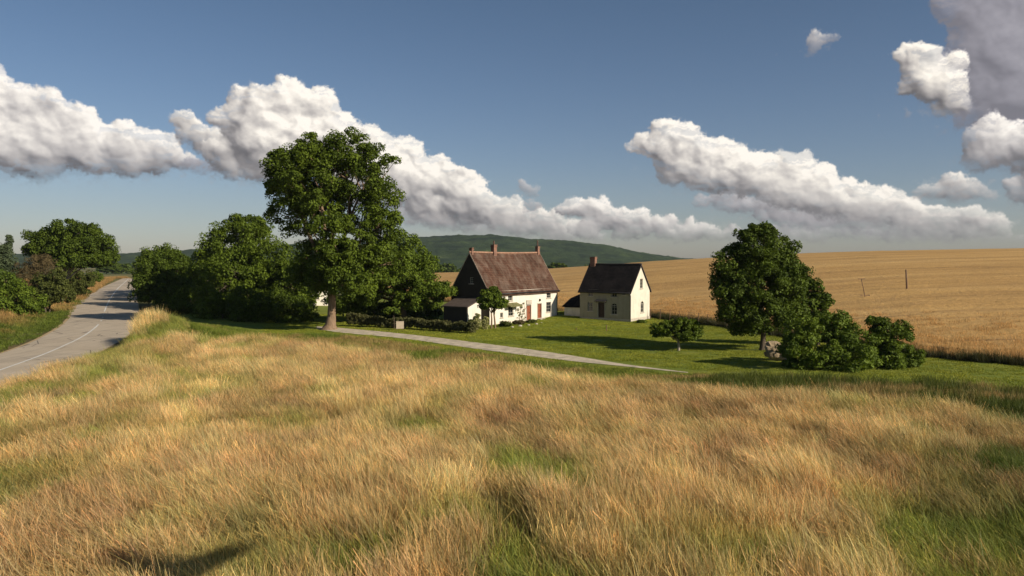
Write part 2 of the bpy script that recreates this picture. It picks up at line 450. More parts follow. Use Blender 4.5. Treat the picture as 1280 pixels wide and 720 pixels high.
def H(x, y):
    x = np.asarray(x, float); y = np.asarray(y, float)
    r = np.hypot(x, y); yy = np.maximum(y, .05 * r + .01)
    q = 640 + 1000 * x / yy
    z = np.zeros(x.shape)
    # wheat hill
    cosq = yy / np.maximum(r, 1)
    rb = wheat_rb(q); rc = CREST / np.clip(cosq, .45, 1) * (1 + 0 * x)
    rbr = rb / np.clip(cosq, .45, 1)
    t = (r - rbr) / np.maximum(rc - rbr, 10)
    hc = interp(q, HC) 
    up = np.sin(np.clip(t, 0, 1) * math.pi / 2) ** 1.25
    z += hc * up
    far = np.clip((r - rc) / 700, 0, 1)
    z -= np.where(r > rc, (hc + 12) * (far * far * (3 - 2 * far)), 0)
    # the road runs level over its crest: left side stays flat until 380 m
    lf = sstep(440, 300, q); rcl = 400
    f2 = np.clip((r - rcl) / 700, 0, 1)
    zl = -12 * f2 * f2 * (3 - 2 * f2)
    z = z * (1 - lf) + zl * lf
    # meadow stands a little proud, with soft waves
    near = sstep(90, 40, r) 
    road_d = near_poly(x, y, [tuple(p[:2]) for p in RCs[::4]]) if x.size < 400000 else 99
    keep = sstep(5.0, 10.0, road_d)
    dr_d = near_poly(x, y, [tuple(p[:2]) for p in DC[::3]])
    keep = keep * sstep(1.5, 6, dr_d)
    z += keep * near * (fbm(x * .05, y * .05, 3, 3) - .35) * .9
    z += keep * sstep(160, 100, r) * (fbm(x * .11, y * .11, 8, 3) - .5) * .35
    # verge mound by the road bend, bank left of the road, rise behind the small house
    z += 1.3 * np.exp(-((x - MOUND.x) ** 2 + (y - MOUND.y) ** 2) / (2 * 4.2 ** 2)) * sstep(4.6, 7, road_d)
    z += .55 * np.exp(-((road_d - 9.0) / 3.0) ** 2) * sstep(92, 78, y) * (x > -70) * (x > np.interp(y, RCs[:, 1][np.argsort(RCs[:, 1])], RCs[:, 0][np.argsort(RCs[:, 1])]))
    z += .55 * np.exp(-((x - 8.5) ** 2 + (y - 116) ** 2) / (2 * 4.5 ** 2))
    z += keep * 1.0 * sstep(4.5, 16, road_d) * sstep(-30, -50, x) * sstep(240, 150, r)
    return z

def hz(x, y): return float(H(np.array([x]), np.array([y]))[0])
def on(px, py, dz=0):
    """walk the ray of a pixel until it meets the land"""
    d = ray(px, py); t = 15.0
    ts = np.arange(15, 900, .5); x = d.x * ts; y = d.y * ts; z = CAM_H + d.z * ts
    hh = H(x, y); k = int(np.argmax(z < hh))
    return Vector((x[k], y[k], hh[k] + dz))

def axis(lo, hi, d0, d1, step, grow, far):
    a = list(np.arange(d0, d1 + .01, step)); s = step; v = d1
    while v < far and v < hi: s *= grow; v += s; a.append(v)
    s = step; v = d0
    while v > lo: s *= grow; v -= s; a.insert(0, v)
    return np.array(a)
GX = axis(-8000, 8000, -75, 60, 1.0, 1.06, 8000)
GY = axis(-300, 9000, -10, 165, 1.0, 1.055, 9000)
gx, gy = np.meshgrid(GX, GY)
gz = H(gx.ravel(), gy.ravel()).reshape(gx.shape)
gn = gx.shape
def grid_faces(mask=None):
    i = np.arange(gn[0] - 1)[:, None]; j = np.arange(gn[1] - 1)[None, :]
    a = i * gn[1] + j; f = np.stack([a, a + 1, a + gn[1] + 1, a + gn[1]], -1)
    return f.reshape(-1, 4) if mask is None else f[mask]
cx = (gx[:-1, :-1] + gx[1:, 1:]) / 2; cy = (gy[:-1, :-1] + gy[1:, 1:]) / 2
cr = np.hypot(cx, cy); cq = 640 + 1000 * cx / np.maximum(cy, .05 * cr)
in_meadow = poly_mask(cx, cy, MEADOW_XY)
cs = np.maximum(cy, .05 * cr)
in_wheat = (cy > 0) & (cq > 440) & (cs > wheat_rb(cq) + .6) & (cr < 520) & ~in_meadow
rdist = near_poly(cx, cy, [tuple(p[:2]) for p in RCs[::4]])
in_lawn = (cr < 175) & ~in_meadow & ~in_wheat & (rdist > 6) & (cq > 190) & (cq < 1320) & (cy > 38)

def sub_sheet(name, mask, dz, mat, kind, label=None, cat=None):
    f = grid_faces(mask); used, inv = np.unique(f.ravel(), return_inverse=True)
    V = np.stack([gx.ravel()[used], gy.ravel()[used], gz.ravel()[used] + dz], 1)
    me = fast_mesh(name, V, inv.reshape(-1, 4)); me.polygons.foreach_set('use_smooth', [True] * len(me.polygons))
    return tag(link(name, me, mat), kind=kind, label=label, cat=cat)

def ground_mat():
    t = NT('ground_soil_and_pasture', .95, .1); v = t.coord('World')
    near = t.mix(t.ramp(t.noise(v, .35, 6, .6), [(.35, 0.), (.65, 1.)]), (.085, .075, .030), (.16, .115, .050))
    # patchwork of far pastures, each with its own green
    w = t.new('ShaderNodeTexVoronoi'); t.L.new(t.scale(v, (.0032, .0055, 0)), w.inputs['Vector']); w.inputs['Scale'].default_value = 1
    patch = t.ramp(t.new('ShaderNodeSeparateColor').outputs[0], [(0, 0.), (1, 1.)])
    sc = [n for n in t.N if n.bl_idname == 'ShaderNodeSeparateColor'][0]; t.L.new(w.outputs['Color'], sc.inputs[0])
    far = t.ramp(sc.outputs[0], [(0, (.045, .07, .02)), (.45, (.07, .10, .028)), (.75, (.12, .13, .045)), (1, (.24, .19, .08))])
    far = t.mix(t.ramp(t.noise(v, .02, 5), [(.4, 0.), (.7, .6)]), far, (.03, .05, .018))
    d = t.new('ShaderNodeVectorMath', operation='LENGTH'); t.L.new(v, d.inputs[0])
    mr = t.new('ShaderNodeMapRange'); t.L.new(d.outputs['Value'], mr.inputs[0]); mr.inputs[1].default_value = 120; mr.inputs[2].default_value = 220
    t.base(t.mix(mr.outputs[0], near, far)); t.bump(t.noise(v, 2.5, 5), .15, .7)
    return t.m
def lawn_mat():
    t = NT('mown_grass', .85, .2); v = t.coord('World')
    c = t.ramp(t.noise(t.scale(v, (.35, 1, 1)), .45, 5, .6, .6), [(.30, (.13, .17, .015)), (.5, (.185, .215, .021)), (.72, (.26, .255, .032))])
    c = t.mix(t.ramp(t.noise(v, 5, 4), [(.3, .5), (.7, 0.)]), c, (.08, .11, .012))
    t.base(c); t.bump(t.noise(v, 9, 4), .10, .8); return t.m
def wheat_mat():
    t = NT('ripe_wheat_canopy', .8, .2); v = t.coord('World')
    c = t.ramp(t.noise(t.scale(v, (.25, 1, 1)), .06, 6, .6, .8), [(.3, (.47, .275, .090)), (.5, (.56, .335, .110)), (.7, (.63, .395, .145))])
    # wheel tracks left by the tractor, bent a little by hand
    wob = t.noise(t.scale(v, (.25, .6, .2)), .05, 4)
    sp = t.new('ShaderNodeSeparateXYZ'); t.L.new(v, sp.inputs[0])
    yy = t.math('ADD', t.math('ADD', sp.outputs[1], t.math('MULTIPLY', sp.outputs[0], .10)), t.math('MULTIPLY', wob, 16))
    saw = t.math('PINGPONG', yy, 10.5)
    line = t.math('LESS_THAN', saw, .55)
    line = t.math('MULTIPLY', line, t.ramp(t.noise(t.scale(v, (.3, .1, .2)), .09, 3), [(.42, 0.), (.62, .75)]))
    c = t.mix(line, c, (.17, .10, .040))
    streak = t.noise(t.scale(v, (.07, 1.2, .4)), .22, 5, .65)
    c = t.mix(t.ramp(streak, [(.35, .7), (.55, 0.)]), c, (.34, .195, .065))
    c = t.mix(t.ramp(t.noise(v, 2.2, 4, .7), [(.3, .35), (.65, 0.)]), c, (.30, .18, .065))
    t.base(c); t.bump(t.noise(t.scale(v, (.7, 1, 1)), 1.6, 5, .7), .30, .9); return t.m
def asphalt_mat():
    t = NT('worn_pale_asphalt', .88, .25); v = t.coord('World')
    c = t.ramp(t.noise(v, .25, 6, .6), [(.3, (.45, .365, .26)), (.7, (.54, .445, .325))])
    c = t.mix(t.ramp(t.noise(v, 22, 3, .7), [(.35, .30), (.6, 0.)]), c, (.22, .19, .15))
    w = t.ramp(t.noise(t.scale(v, (1, .12, 1)), .8, 5, .6, 1), [(.5, 0.), (.68, .45)])
    c = t.mix(w, c, (.27, .235, .185))
    ck = t.new('ShaderNodeTexVoronoi', feature='DISTANCE_TO_EDGE'); t.L.new(v, ck.inputs['Vector']); ck.inputs['Scale'].default_value = .28
    c = t.mix(t.math('MULTIPLY', t.math('LESS_THAN', ck.outputs['Distance'], .012), t.ramp(t.noise(v, .12, 2), [(.45, 0.), (.55, .8)])), c, (.11, .095, .075))
    c = t.mix(t.ramp(t.noise(t.scale(v, (.5, .12, 1)), .3, 1, .3), [(.60, 0.), (.62, .28)]), c, (.20, .17, .13))
    t.base(c); t.bump(t.noise(v, 40, 3), .01, .5); return t.m

def build_terrain():
    V = np.stack([gx.ravel(), gy.ravel(), gz.ravel()], 1)
    me = fast_mesh('ground', V, grid_faces()); me.polygons.foreach_set('use_smooth', [True] * len(me.polygons))
    tag(link('ground', me, ground_mat()), kind='structure')
    sub_sheet('lawn', in_lawn, .012, lawn_mat(), 'structure')
    # wheat canopy with side walls down to the soil
    f = grid_faces(in_wheat); used, inv = np.unique(f.ravel(), return_inverse=True); f = inv.reshape(-1, 4)
    n = len(used); X = gx.ravel()[used]; Y = gy.ravel()[used]; Z = gz.ravel()[used]
    top = Z + .78 + (fbm(X * .6, Y * .6, 77, 3) - .5) * .22
    V = np.concatenate([np.stack([X, Y, top], 1), np.stack([X, Y, Z - .1], 1)])
    e = np.concatenate([f[:, [0, 1]], f[:, [1, 2]], f[:, [2, 3]], f[:, [3, 0]]])
    key = np.sort(e, 1); code = key[:, 0].astype(np.int64) * (n + 1) + key[:, 1]
    u, idx, cnt = np.unique(code, return_index=True, return_counts=True); be = e[idx[cnt == 1]]
    side = np.stack([be[:, 1], be[:, 0], be[:, 0] + n, be[:, 1] + n], 1)
    me = fast_mesh('wheat_canopy', V, np.concatenate([f, side])); me.polygons.foreach_set('use_smooth', [True] * len(me.polygons))
    tag(link('wheat_field', me, wheat_mat()), 'golden ripe wheat covering the long low hill behind the houses', 'wheat', kind='stuff')
    # road
    n = len(RLs); A = RLs.copy(); B = RRs.copy()
    def strip(name, L_, R_, dz, mat, m=9, kind='structure'):
        k = len(L_); V = []
        for i in range(m):
            t = i / (m - 1); p = L_ * (1 - t) + R_ * t; V.append(p)
        V = np.concatenate(V); camber = np.concatenate([np.full(k, 1 - (2 * i / (m - 1) - 1) ** 2) for i in range(m)])
        V[:, 2] = H(V[:, 0], V[:, 1]) + dz + .03 * camber
        a = np.arange(k - 1)[None, :] + (np.arange(m - 1) * k)[:, None]
        f = np.stack([a, a + k, a + k + 1, a + 1], -1).reshape(-1, 4)
        me = fast_mesh(name, V, f); me.polygons.foreach_set('use_smooth', [True] * len(me.polygons))
        return tag(link(name, me, mat), kind=kind)
    side = (A - B); side /= np.linalg.norm(side, axis=1)[:, None]
    strip('road_shoulder', A + side * .9, B - side * .35, .022, simple('sandy_road_edge', (.40, .29, .15), .95, .3, 2, .02))
    strip('road', A, B, .045, asphalt_mat())
    paint = simple('worn_white_road_paint', (.62, .60, .54), .7, .25, 3)
    C_ = (A + B) / 2
    # centre line solid round the bend, dashed on the straight
    mk = MB(); s = np.concatenate([[0], np.cumsum(np.linalg.norm(np.diff(C_, axis=0), axis=1))])
    bend_end = s[np.argmin(np.abs(C_[:, 1] - P(118, 408).y))]
    def at(u): return np.array([np.interp(u, s, C_[:, k]) for k in range(3)])
    u = 0.0
    while u < s[-1] - 8:
        ln = 1.5
        a = at(u); b = at(u + ln); d = (b - a) / np.linalg.norm(b - a); nn = np.array([-d[1], d[0], 0]) * .10
        zz = H(np.array([a[0], b[0]]), np.array([a[1], b[1]])) + .045 + .034 + .004
        pts = [(a + nn), (a - nn), (b - nn), (b + nn)]; z4 = [zz[0], zz[0], zz[1], zz[1]]
        mk.poly([(p[0], p[1], z) for p, z in zip(pts, z4)])
        u += ln if not (bend_end < u < bend_end + 26) else 7.0
    tag(mk.build('road_marking', paint), kind='structure')
    strip('driveway', DT, DB, .035, simple('pale_gravel_drive', (.50, .42, .30), .95, .35, 1.1, .02))
    # distant wooded hills
    HP = [(-900, 322), (-300, 321), (0, 318.5), (150, 317), (250, 313), (400, 304), (520, 297), (575, 294), (620, 296.5), (665, 301), (700, 302), (750, 307.5), (800, 316), (850, 323), (890, 325), (1000, 328), (2200, 330)]
    na, nd = 900, 70
    q = np.linspace(-700, 1700, na)[None, :] + np.zeros((nd, 1)); dd = np.linspace(1500, 3300, nd)[:, None] + np.zeros((1, na))
    D0 = 2500.0
    hc = CAM_H + (HOR - interp(q + (fbm(q * .012, dd * .0, 5, 3) - .5) * 14, HP)) / 1000 * D0
    prof = np.where(dd < D0, sstep(1500, D0, dd) ** .8, sstep(3700, D0, dd))
    x = (q - 640) / 1000 * dd
    spur = (fbm(x * .004, dd * .0022, 15, 4) - .5) * 34 * np.sin(np.clip((dd - 1500) / 1000, 0, 1) * math.pi)
    z = -14 + (hc + 14) * prof + spur * prof + (fbm(x * .045, dd * .045, 61, 3) - .5) * 9 * np.clip(prof * 3, 0, 1)
    a = np.arange(na - 1)[None, :] + (np.arange(nd - 1) * na)[:, None]
    f = np.stack([a, a + 1, a + na + 1, a + na], -1).reshape(-1, 4)
    t = NT('wooded_hillside', .95, .05); v = t.coord('World')
    c = t.ramp(t.noise(v, .012, 7, .65), [(.38, (.014, .028, .010)), (.52, (.034, .056, .018)), (.60, (.042, .066, .02)), (.70, (.10, .13, .04))])
    t.base(c); t.bump(t.noise(v, .09, 5, .7), 6, .8)
    me = fast_mesh('hills', np.stack([x.ravel(), dd.ravel(), z.ravel()], 1), f)
    tag(link('hills', me, t.m), kind='structure')

# ------------------------------------------------------------------ grass and wheat stalks, scattered as instances
def clump_mesh(name, n, rad, h0, h1, w, lean, droop, seed, head=0.0, seg=3):
    rs = np.random.default_rng(seed)
    V = []; Q = []; hh = []; rr = []
    for i in range(n):
        a = rs.uniform(0, 2 * math.pi); r = rad * math.sqrt(rs.uniform()); bx, by = r * math.cos(a), r * math.sin(a)
        L = rs.uniform(h0, h1); az = rs.normal(math.pi, 1.1); ln = lean * rs.uniform(.2, 1.5) ; dr = droop * rs.uniform(.3, 1.5)
        dx, dy = math.cos(az) * ln, math.sin(az) * ln
        fa = rs.uniform(0, math.pi); wx, wy = math.cos(fa), math.sin(fa); wd = w * rs.uniform(.6, 1.4); rv = rs.uniform()
        is_head = rs.uniform() < head
        b = len(V)
        for k in range(seg + 1):
            t = k / seg; off = t * .55 + t * t * .45 * (1 + dr)
            x = bx + dx * L * off; y = by + dy * L * off; z = L * (t - .28 * dr * t ** 3) * math.sqrt(max(.3, 1 - .5 * (ln * t) ** 2))
            ww = wd * (1 - t) ** .6 * .5 + .0015
            if is_head: ww = wd * (.28 if t < .7 else (.95 if k < seg else .25))
            V += [(x - wx * ww, y - wy * ww, z), (x + wx * ww, y + wy * ww, z)]; hh += [t, t]; rr += [rv + (2 if is_head else 0)] * 2
        for k in range(seg): Q.append((b + 2 * k, b + 2 * k + 1, b + 2 * k + 3, b + 2 * k + 2))
    return fast_mesh(name, V, Q, {'hgt': ('FLOAT', hh), 'rnd': ('FLOAT', rr)})

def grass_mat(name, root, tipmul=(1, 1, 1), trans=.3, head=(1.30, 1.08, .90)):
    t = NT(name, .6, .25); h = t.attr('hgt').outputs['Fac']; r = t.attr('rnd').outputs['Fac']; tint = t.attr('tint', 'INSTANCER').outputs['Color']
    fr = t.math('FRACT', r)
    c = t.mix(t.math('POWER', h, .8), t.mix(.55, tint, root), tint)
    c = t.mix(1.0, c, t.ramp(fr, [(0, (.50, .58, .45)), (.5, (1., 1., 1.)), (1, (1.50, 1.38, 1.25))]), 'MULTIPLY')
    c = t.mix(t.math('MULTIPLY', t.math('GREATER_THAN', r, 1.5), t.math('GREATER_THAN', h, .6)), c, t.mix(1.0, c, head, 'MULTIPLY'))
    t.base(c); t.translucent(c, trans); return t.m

def scatter(name, pts, rotz, lean, scl, tint, protos, mat, label, cat):
    """one object: points that carry their own turn, size and colour, each wearing one clump"""
    me = bpy.data.meshes.new(name); n = len(pts)
    me.vertices.add(n); me.vertices.foreach_set('co', np.asarray(pts, np.float32).ravel())
    def A(nm, typ, arr, key):
        a = me.attributes.new(nm, typ, 'POINT'); a.data.foreach_set(key, np.asarray(arr).ravel())
    A('rot', 'FLOAT_VECTOR', np.stack([lean[:, 0], lean[:, 1], rotz], 1).astype(np.float32), 'vector')
    A('scl', 'FLOAT_VECTOR', np.asarray(scl, np.float32), 'vector')
    A('tint', 'FLOAT_COLOR', np.concatenate([tint, np.ones((n, 1))], 1).astype(np.float32), 'color')
    A('pick', 'INT', RNG.integers(0, len(protos), n).astype(np.int32), 'value')
    o = bpy.data.objects.new(name, me); COL.objects.link(o); tag(o, label, cat, kind='stuff')
    pc = bpy.data.collections.new(name + '_clumps')
    for k, m in enumerate(protos):
        m.materials.append(mat); pc.objects.link(bpy.data.objects.new(f'{name}_clump_{k}', m))
    g = bpy.data.node_groups.new(name + '_scatter', 'GeometryNodeTree')
    g.interface.new_socket('Geometry', in_out='INPUT', socket_type='NodeSocketGeometry'); g.interface.new_socket('Geometry', in_out='OUTPUT', socket_type='NodeSocketGeometry')
    N = g.nodes; L = g.links
    gi = N.new('NodeGroupInput'); go = N.new('NodeGroupOutput'); ip = N.new('GeometryNodeInstanceOnPoints')
    m2p = N.new('GeometryNodeMeshToPoints')
    ci = N.new('GeometryNodeCollectionInfo'); ci.inputs['Collection'].default_value = pc; ci.inputs['Separate Children'].default_value = True; ci.inputs['Reset Children'].default_value = True
    def NA(nm, typ):
        q = N.new('GeometryNodeInputNamedAttribute'); q.data_type = typ; q.inputs['Name'].default_value = nm; return q.outputs['Attribute']
    e2r = N.new('FunctionNodeEulerToRotation'); L.new(NA('rot', 'FLOAT_VECTOR'), e2r.inputs[0])
    L.new(gi.outputs[0], m2p.inputs['Mesh']); L.new(m2p.outputs[0], ip.inputs['Points'])
    L.new(ci.outputs[0], ip.inputs['Instance']); ip.inputs['Pick Instance'].default_value = True
    L.new(NA('pick', 'INT'), ip.inputs['Instance Index']); L.new(e2r.outputs[0], ip.inputs['Rotation']); L.new(NA('scl', 'FLOAT_VECTOR'), ip.inputs['Scale'])
    L.new(ip.outputs[0], go.inputs[0])
    md = o.modifiers.new('scatter', 'NODES'); md.node_group = g
    return o

def rand_in(xmin, xmax, ymin, ymax, dens, mask):
    n = int((xmax - xmin) * (ymax - ymin) * dens)
    x = RNG.uniform(xmin, xmax, n); y = RNG.uniform(ymin, ymax, n); m = mask(x, y)
    return x[m], y[m]
def view(x, y, pad=1.12):
    return (np.abs(x) < .64 * pad * y + 3) & (y > 9)

def C3(*c): return np.array(c)[None, :]
def build_grass():
    # --- long dry meadow grass
    def inm(x, y): return poly_mask(x, y, MEADOW_XY) & view(x, y)
    x1, y1 = rand_in(-45, 45, 10, 36, 5.0, inm)
    x2, y2 = rand_in(-70, 50, 36, 95, 3.2, inm)
    x = np.concatenate([x1, x2]); y = np.concatenate([y1, y2]); n = len(x)
    q = 640 + 1000 * x / y
    g = fbm(x * .16, y * .10, 101, 4); g2 = fbm(x * .55, y * .35, 111, 3); r_ = fbm(x * .22 + 40, y * .13, 121, 4); l_ = fbm(x * .30, y * .18, 141, 4)
    straw = C3(.58, .425, .20) * (.80 + .5 * l_)[:, None]; pale = C3(.72, .56, .27); rust = C3(.43, .27, .14); green = C3(.22, .245, .050)
    col = straw
    w = sstep(.55, .72, l_)[:, None]; col = col * (1 - w) + pale * w
    w = (sstep(.46, .72, .6 * r_ + .4 * g2) * .8)[:, None]; col = col * (1 - w) + rust * w
    roadd = near_poly(x, y, [tuple(p[:2]) for p in RCs[::4]]); edged = near_poly(x, y, [(p.x, p.y) for p in MEADOW[6:19]])
    left = sstep(360, 140, q) * sstep(19, 6, roadd)
    mound = np.exp(-((x - MOUND.x) ** 2 + (y - MOUND.y) ** 2) / (2 * 6.5 ** 2))
    rightg = sstep(1120, 1220, q) * sstep(19, 27, y) * sstep(60, 45, y)
    gm = np.clip(sstep(.56, .72, g * .6 + g2 * .4) * .75 + .36 * sstep(.42, .56, g2) * sstep(.42, .5, g) + .75 * left * sstep(.38, .52, g2) + .9 * mound * sstep(.3, .5, g2) + .9 * rightg * sstep(.25, .5, g2) + .7 * sstep(3.0, .6, edged), 0, 1)[:, None]
    col = col * (1 - gm) + (green * (1 - rightg[:, None]) + C3(.09, .125, .022) * rightg[:, None]) * (.8 + .5 * g2[:, None]) * gm
    col = col * RNG.uniform(.70, 1.30, (n, 1)) * (1 + RNG.normal(0, .05, (n, 3)))
    stk = .45 * vnoise(x * 1.3, y * .30, 161) + .3 * vnoise(x * 2.9, y * .6, 163) + .25 * g2; col = col * (.55 + .95 * stk)[:, None]
    hs = (.62 + .75 * l_) * (1 + .28 * sstep(34, 18, y)) * (1 + .5 * mound) * (1 - .45 * sstep(2.5, .3, edged)) * (1 - .25 * gm[:, 0])
    wind = (fbm(x * .07, y * .05, 131, 3) - .5)
    lean = np.stack([RNG.normal(0, .10, n), -.20 - 1.0 * wind + RNG.normal(0, .16, n)], 1)
    scl = np.stack([np.full(n, 1.0), np.full(n, 1.0), hs], 1) * RNG.uniform(.85, 1.2, (n, 1))
    rz = RNG.normal(0, .55, n)
    z = H(x, y) - .03
    protos = [clump_mesh(f'meadow_clump_{k}', 165, .62, .55, 1.35, .015, .36, .5, 200 + k, head=.34) for k in range(7)]
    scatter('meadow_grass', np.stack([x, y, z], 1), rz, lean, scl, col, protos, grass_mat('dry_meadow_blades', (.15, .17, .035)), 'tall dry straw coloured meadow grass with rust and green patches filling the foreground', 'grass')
    # --- fresh green verge between meadow and drive, along the road and round the bushes
    def inv(x, y):
        m = poly_mask(x, y, MEADOW_XY); q = 640 + 1000 * x / y
        d1 = near_poly(x, y, [(p.x, p.y) for p in MEADOW[7:20]]); dr = near_poly(x, y, [tuple(p[:2]) for p in DC[::3]])
        below = y < np.interp(x, DC[::-1][:, 0] if DC[0, 0] > DC[-1, 0] else DC[:, 0], DC[::-1][:, 1] if DC[0, 0] > DC[-1, 0] else DC[:, 1]) 
        strip = (d1 < 7.5) & below & (dr > 1.2 + .9 * (q < 760)) & (q > 175)
        right = (q > 830) & (d1 < 6.5 + 3 * (q > 1150)) & (dr > 1.0)
        return ~m & (strip | right) & view(x, y) & (y > 30) & (y < wheat_rb(q) - 1.5) | (~m & (near_poly(x, y, [tuple(p[:2]) for p in RCs[::4]]) > 5.6) & (d1 < 3.5) & view(x, y) & (q < 260) & (x > -60))
    x, y = rand_in(-60, 60, 30, 105, 5, inv); n = len(x); g = fbm(x * .3, y * .3, 151, 3)[:, None]; q = (640 + 1000 * x / y)[:, None]
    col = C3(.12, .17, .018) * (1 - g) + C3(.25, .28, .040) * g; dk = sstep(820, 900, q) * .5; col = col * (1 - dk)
    tan = np.clip(sstep(.60, .68, fbm(x * .25, y * .4, 157, 3))[:, None] * .8 + sstep(1190, 1240, q) * sstep(.4, .6, g) * sstep(.0, .1, g) * .9, 0, 1); col = col * (1 - tan) + C3(.42, .28, .11) * tan
    lean = RNG.normal(0, .12, (n, 2)); scl = np.ones((n, 3)) * RNG.uniform(.7, 1.3, (n, 1)); scl[:, 2] *= 1 + .7 * sstep(860, 960, q[:, 0]); scl[:, 2] *= .30 + .85 * sstep(2, 7, near_poly(x, y, [tuple(p[:2]) for p in DC[::3]]))
    protos = [clump_mesh(f'verge_clump_{k}', 90, .45, .18, .50, .022, .45, .8, 300 + k) for k in range(5)]
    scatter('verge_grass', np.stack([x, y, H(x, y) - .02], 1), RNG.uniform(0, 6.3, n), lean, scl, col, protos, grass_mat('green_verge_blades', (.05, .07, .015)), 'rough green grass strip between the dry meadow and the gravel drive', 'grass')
    # --- bank left of the road
    def inb(x, y):
        rd = near_poly(x, y, [tuple(p[:2]) for p in RCs[::4]]); leftside = x < np.interp(y, RCs[:, 1][np.argsort(RCs[:, 1])], RCs[:, 0][np.argsort(RCs[:, 1])])
        return leftside & (rd > 4.9) & (rd < 34) & (y > 50)
    x, y = rand_in(-140, -34, 50, 240, 1.3, lambda a, b: inb(a, b) & (b < 125)); x3, y3 = rand_in(-190, -70, 125, 330, .55, inb)
    x = np.concatenate([x, x3]); y = np.concatenate([y, y3]); k = (x / y > -.80); x = x[k]; y = y[k]; n = len(x)
    rd = near_poly(x, y, [tuple(p[:2]) for p in RCs[::4]]); g = fbm(x * .12, y * .12, 161, 3)
    tan = np.clip(sstep(6.5, 9.5, rd) * .95 + sstep(118, 130, y), 0, 1) * sstep(.30, .5, g); tan = tan[:, None]
    col = (C3(.14, .19, .024) * (.75 + .6 * g[:, None])) * (1 - tan) + C3(.42, .26, .10) * tan
    hs = .55 + .9 * tan[:, 0]
    scl = np.stack([np.full(n, 1.4), np.full(n, 1.4), hs * 1.2], 1) * RNG.uniform(.8, 1.25, (n, 1))
    protos = [clump_mesh(f'bank_clump_{k}', 90, .6, .25, .65, .030, .40, .8, 400 + k, head=.2) for k in range(5)]
    scatter('bank_grass', np.stack([x, y, H(x, y) - .02], 1), RNG.uniform(0, 6.3, n), RNG.normal(0, .1, (n, 2)), scl, col, protos, grass_mat('road_bank_blades', (.06, .07, .02)), 'green and tan rough grass on the bank left of the road', 'grass')
    # --- lawn tufts
    def inl(x, y):
        q = 640 + 1000 * x / y
        dr = near_poly(x, y, [tuple(p[:2]) for p in DC[::3]])
        return ~poly_mask(x, y, MEADOW_XY) & (dr > 1.7) & (q > 330) & (q < 1290) & (y < wheat_rb(q)) & (y < 120)
    x, y = rand_in(-35, 46, 42, 120, 2.2, inl); n = len(x); g = fbm(x * .12, y * .3, 171, 4)[:, None]
    col = C3(.17, .225, .018) * (1 - g) + C3(.37, .36, .042) * g; col = col * RNG.uniform(.9, 1.1, (n, 1))
    protos = [clump_mesh(f'lawn_clump_{k}', 110, .62, .05, .12, .03, .5, .4, 500 + k, seg=2) for k in range(4)]
    scatter('lawn_grass', np.stack([x, y, H(x, y)], 1), RNG.uniform(0, 6.3, n), np.zeros((n, 2)), np.ones((n, 3)) * RNG.uniform(.7, 1.25, (n, 1)), col, protos, grass_mat('lawn_blades', (.10, .125, .014)), 'short mown green lawn between the gravel drive and the two houses', 'lawn')
    # --- standing wheat along the near edge of the field
    def inw(x, y):
        q = 640 + 1000 * x / y; rb = wheat_rb(q)
        d = y - rb
        return (q > 440) & (q < 1420) & (d > -1.0) & (RNG.uniform(0, 1, len(x)) > (d - 4) / 22) & ~poly_mask(x, y, MEADOW_XY)
    x, y = rand_in(-30, 110, 38, 190, 2.6, inw); n = len(x); g = fbm(x * .15, y * .15, 181, 3)[:, None]
    col = C3(.40, .26, .105) * (1 - g) + C3(.53, .375, .17) * g
    protos = [clump_mesh(f'wheat_clump_{k}', 90, .6, .70, 1.05, .026, .14, .6, 600 + k, head=.6) for k in range(5)]
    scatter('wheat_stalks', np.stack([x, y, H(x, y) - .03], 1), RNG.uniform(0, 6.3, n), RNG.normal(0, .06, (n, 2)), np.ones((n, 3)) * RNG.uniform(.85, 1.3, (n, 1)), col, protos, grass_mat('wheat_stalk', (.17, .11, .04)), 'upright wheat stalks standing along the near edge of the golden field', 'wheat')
    # --- unmown green margin at the foot of the wheat
    def ine(x, y):
        q = 640 + 1000 * x / y; d = y - wheat_rb(q); return (q > 800) & (q < 1330) & (d > -3.4 + 1.6 * (q > 1000)) & (d < -.4)
    x, y = rand_in(10, 60, 38, 120, 5, ine); n = len(x); g = fbm(x * .4, y * .4, 191, 3)[:, None]
    col = C3(.03, .04, .010) * (1 - g) + C3(.09, .08, .025) * g
    protos = [clump_mesh(f'margin_clump_{k}', 110, .5, .5, 1.15, .024, .25, .7, 700 + k, head=.2) for k in range(4)]
    scatter('margin_grass', np.stack([x, y, H(x, y) - .02], 1), RNG.uniform(0, 6.3, n), RNG.normal(0, .1, (n, 2)), np.ones((n, 3)) * RNG.uniform(.6, 1.1, (n, 1)), col, protos, grass_mat('field_margin_blades', (.03, .04, .01)), 'dark unmown grass margin at the foot of the standing wheat', 'grass')
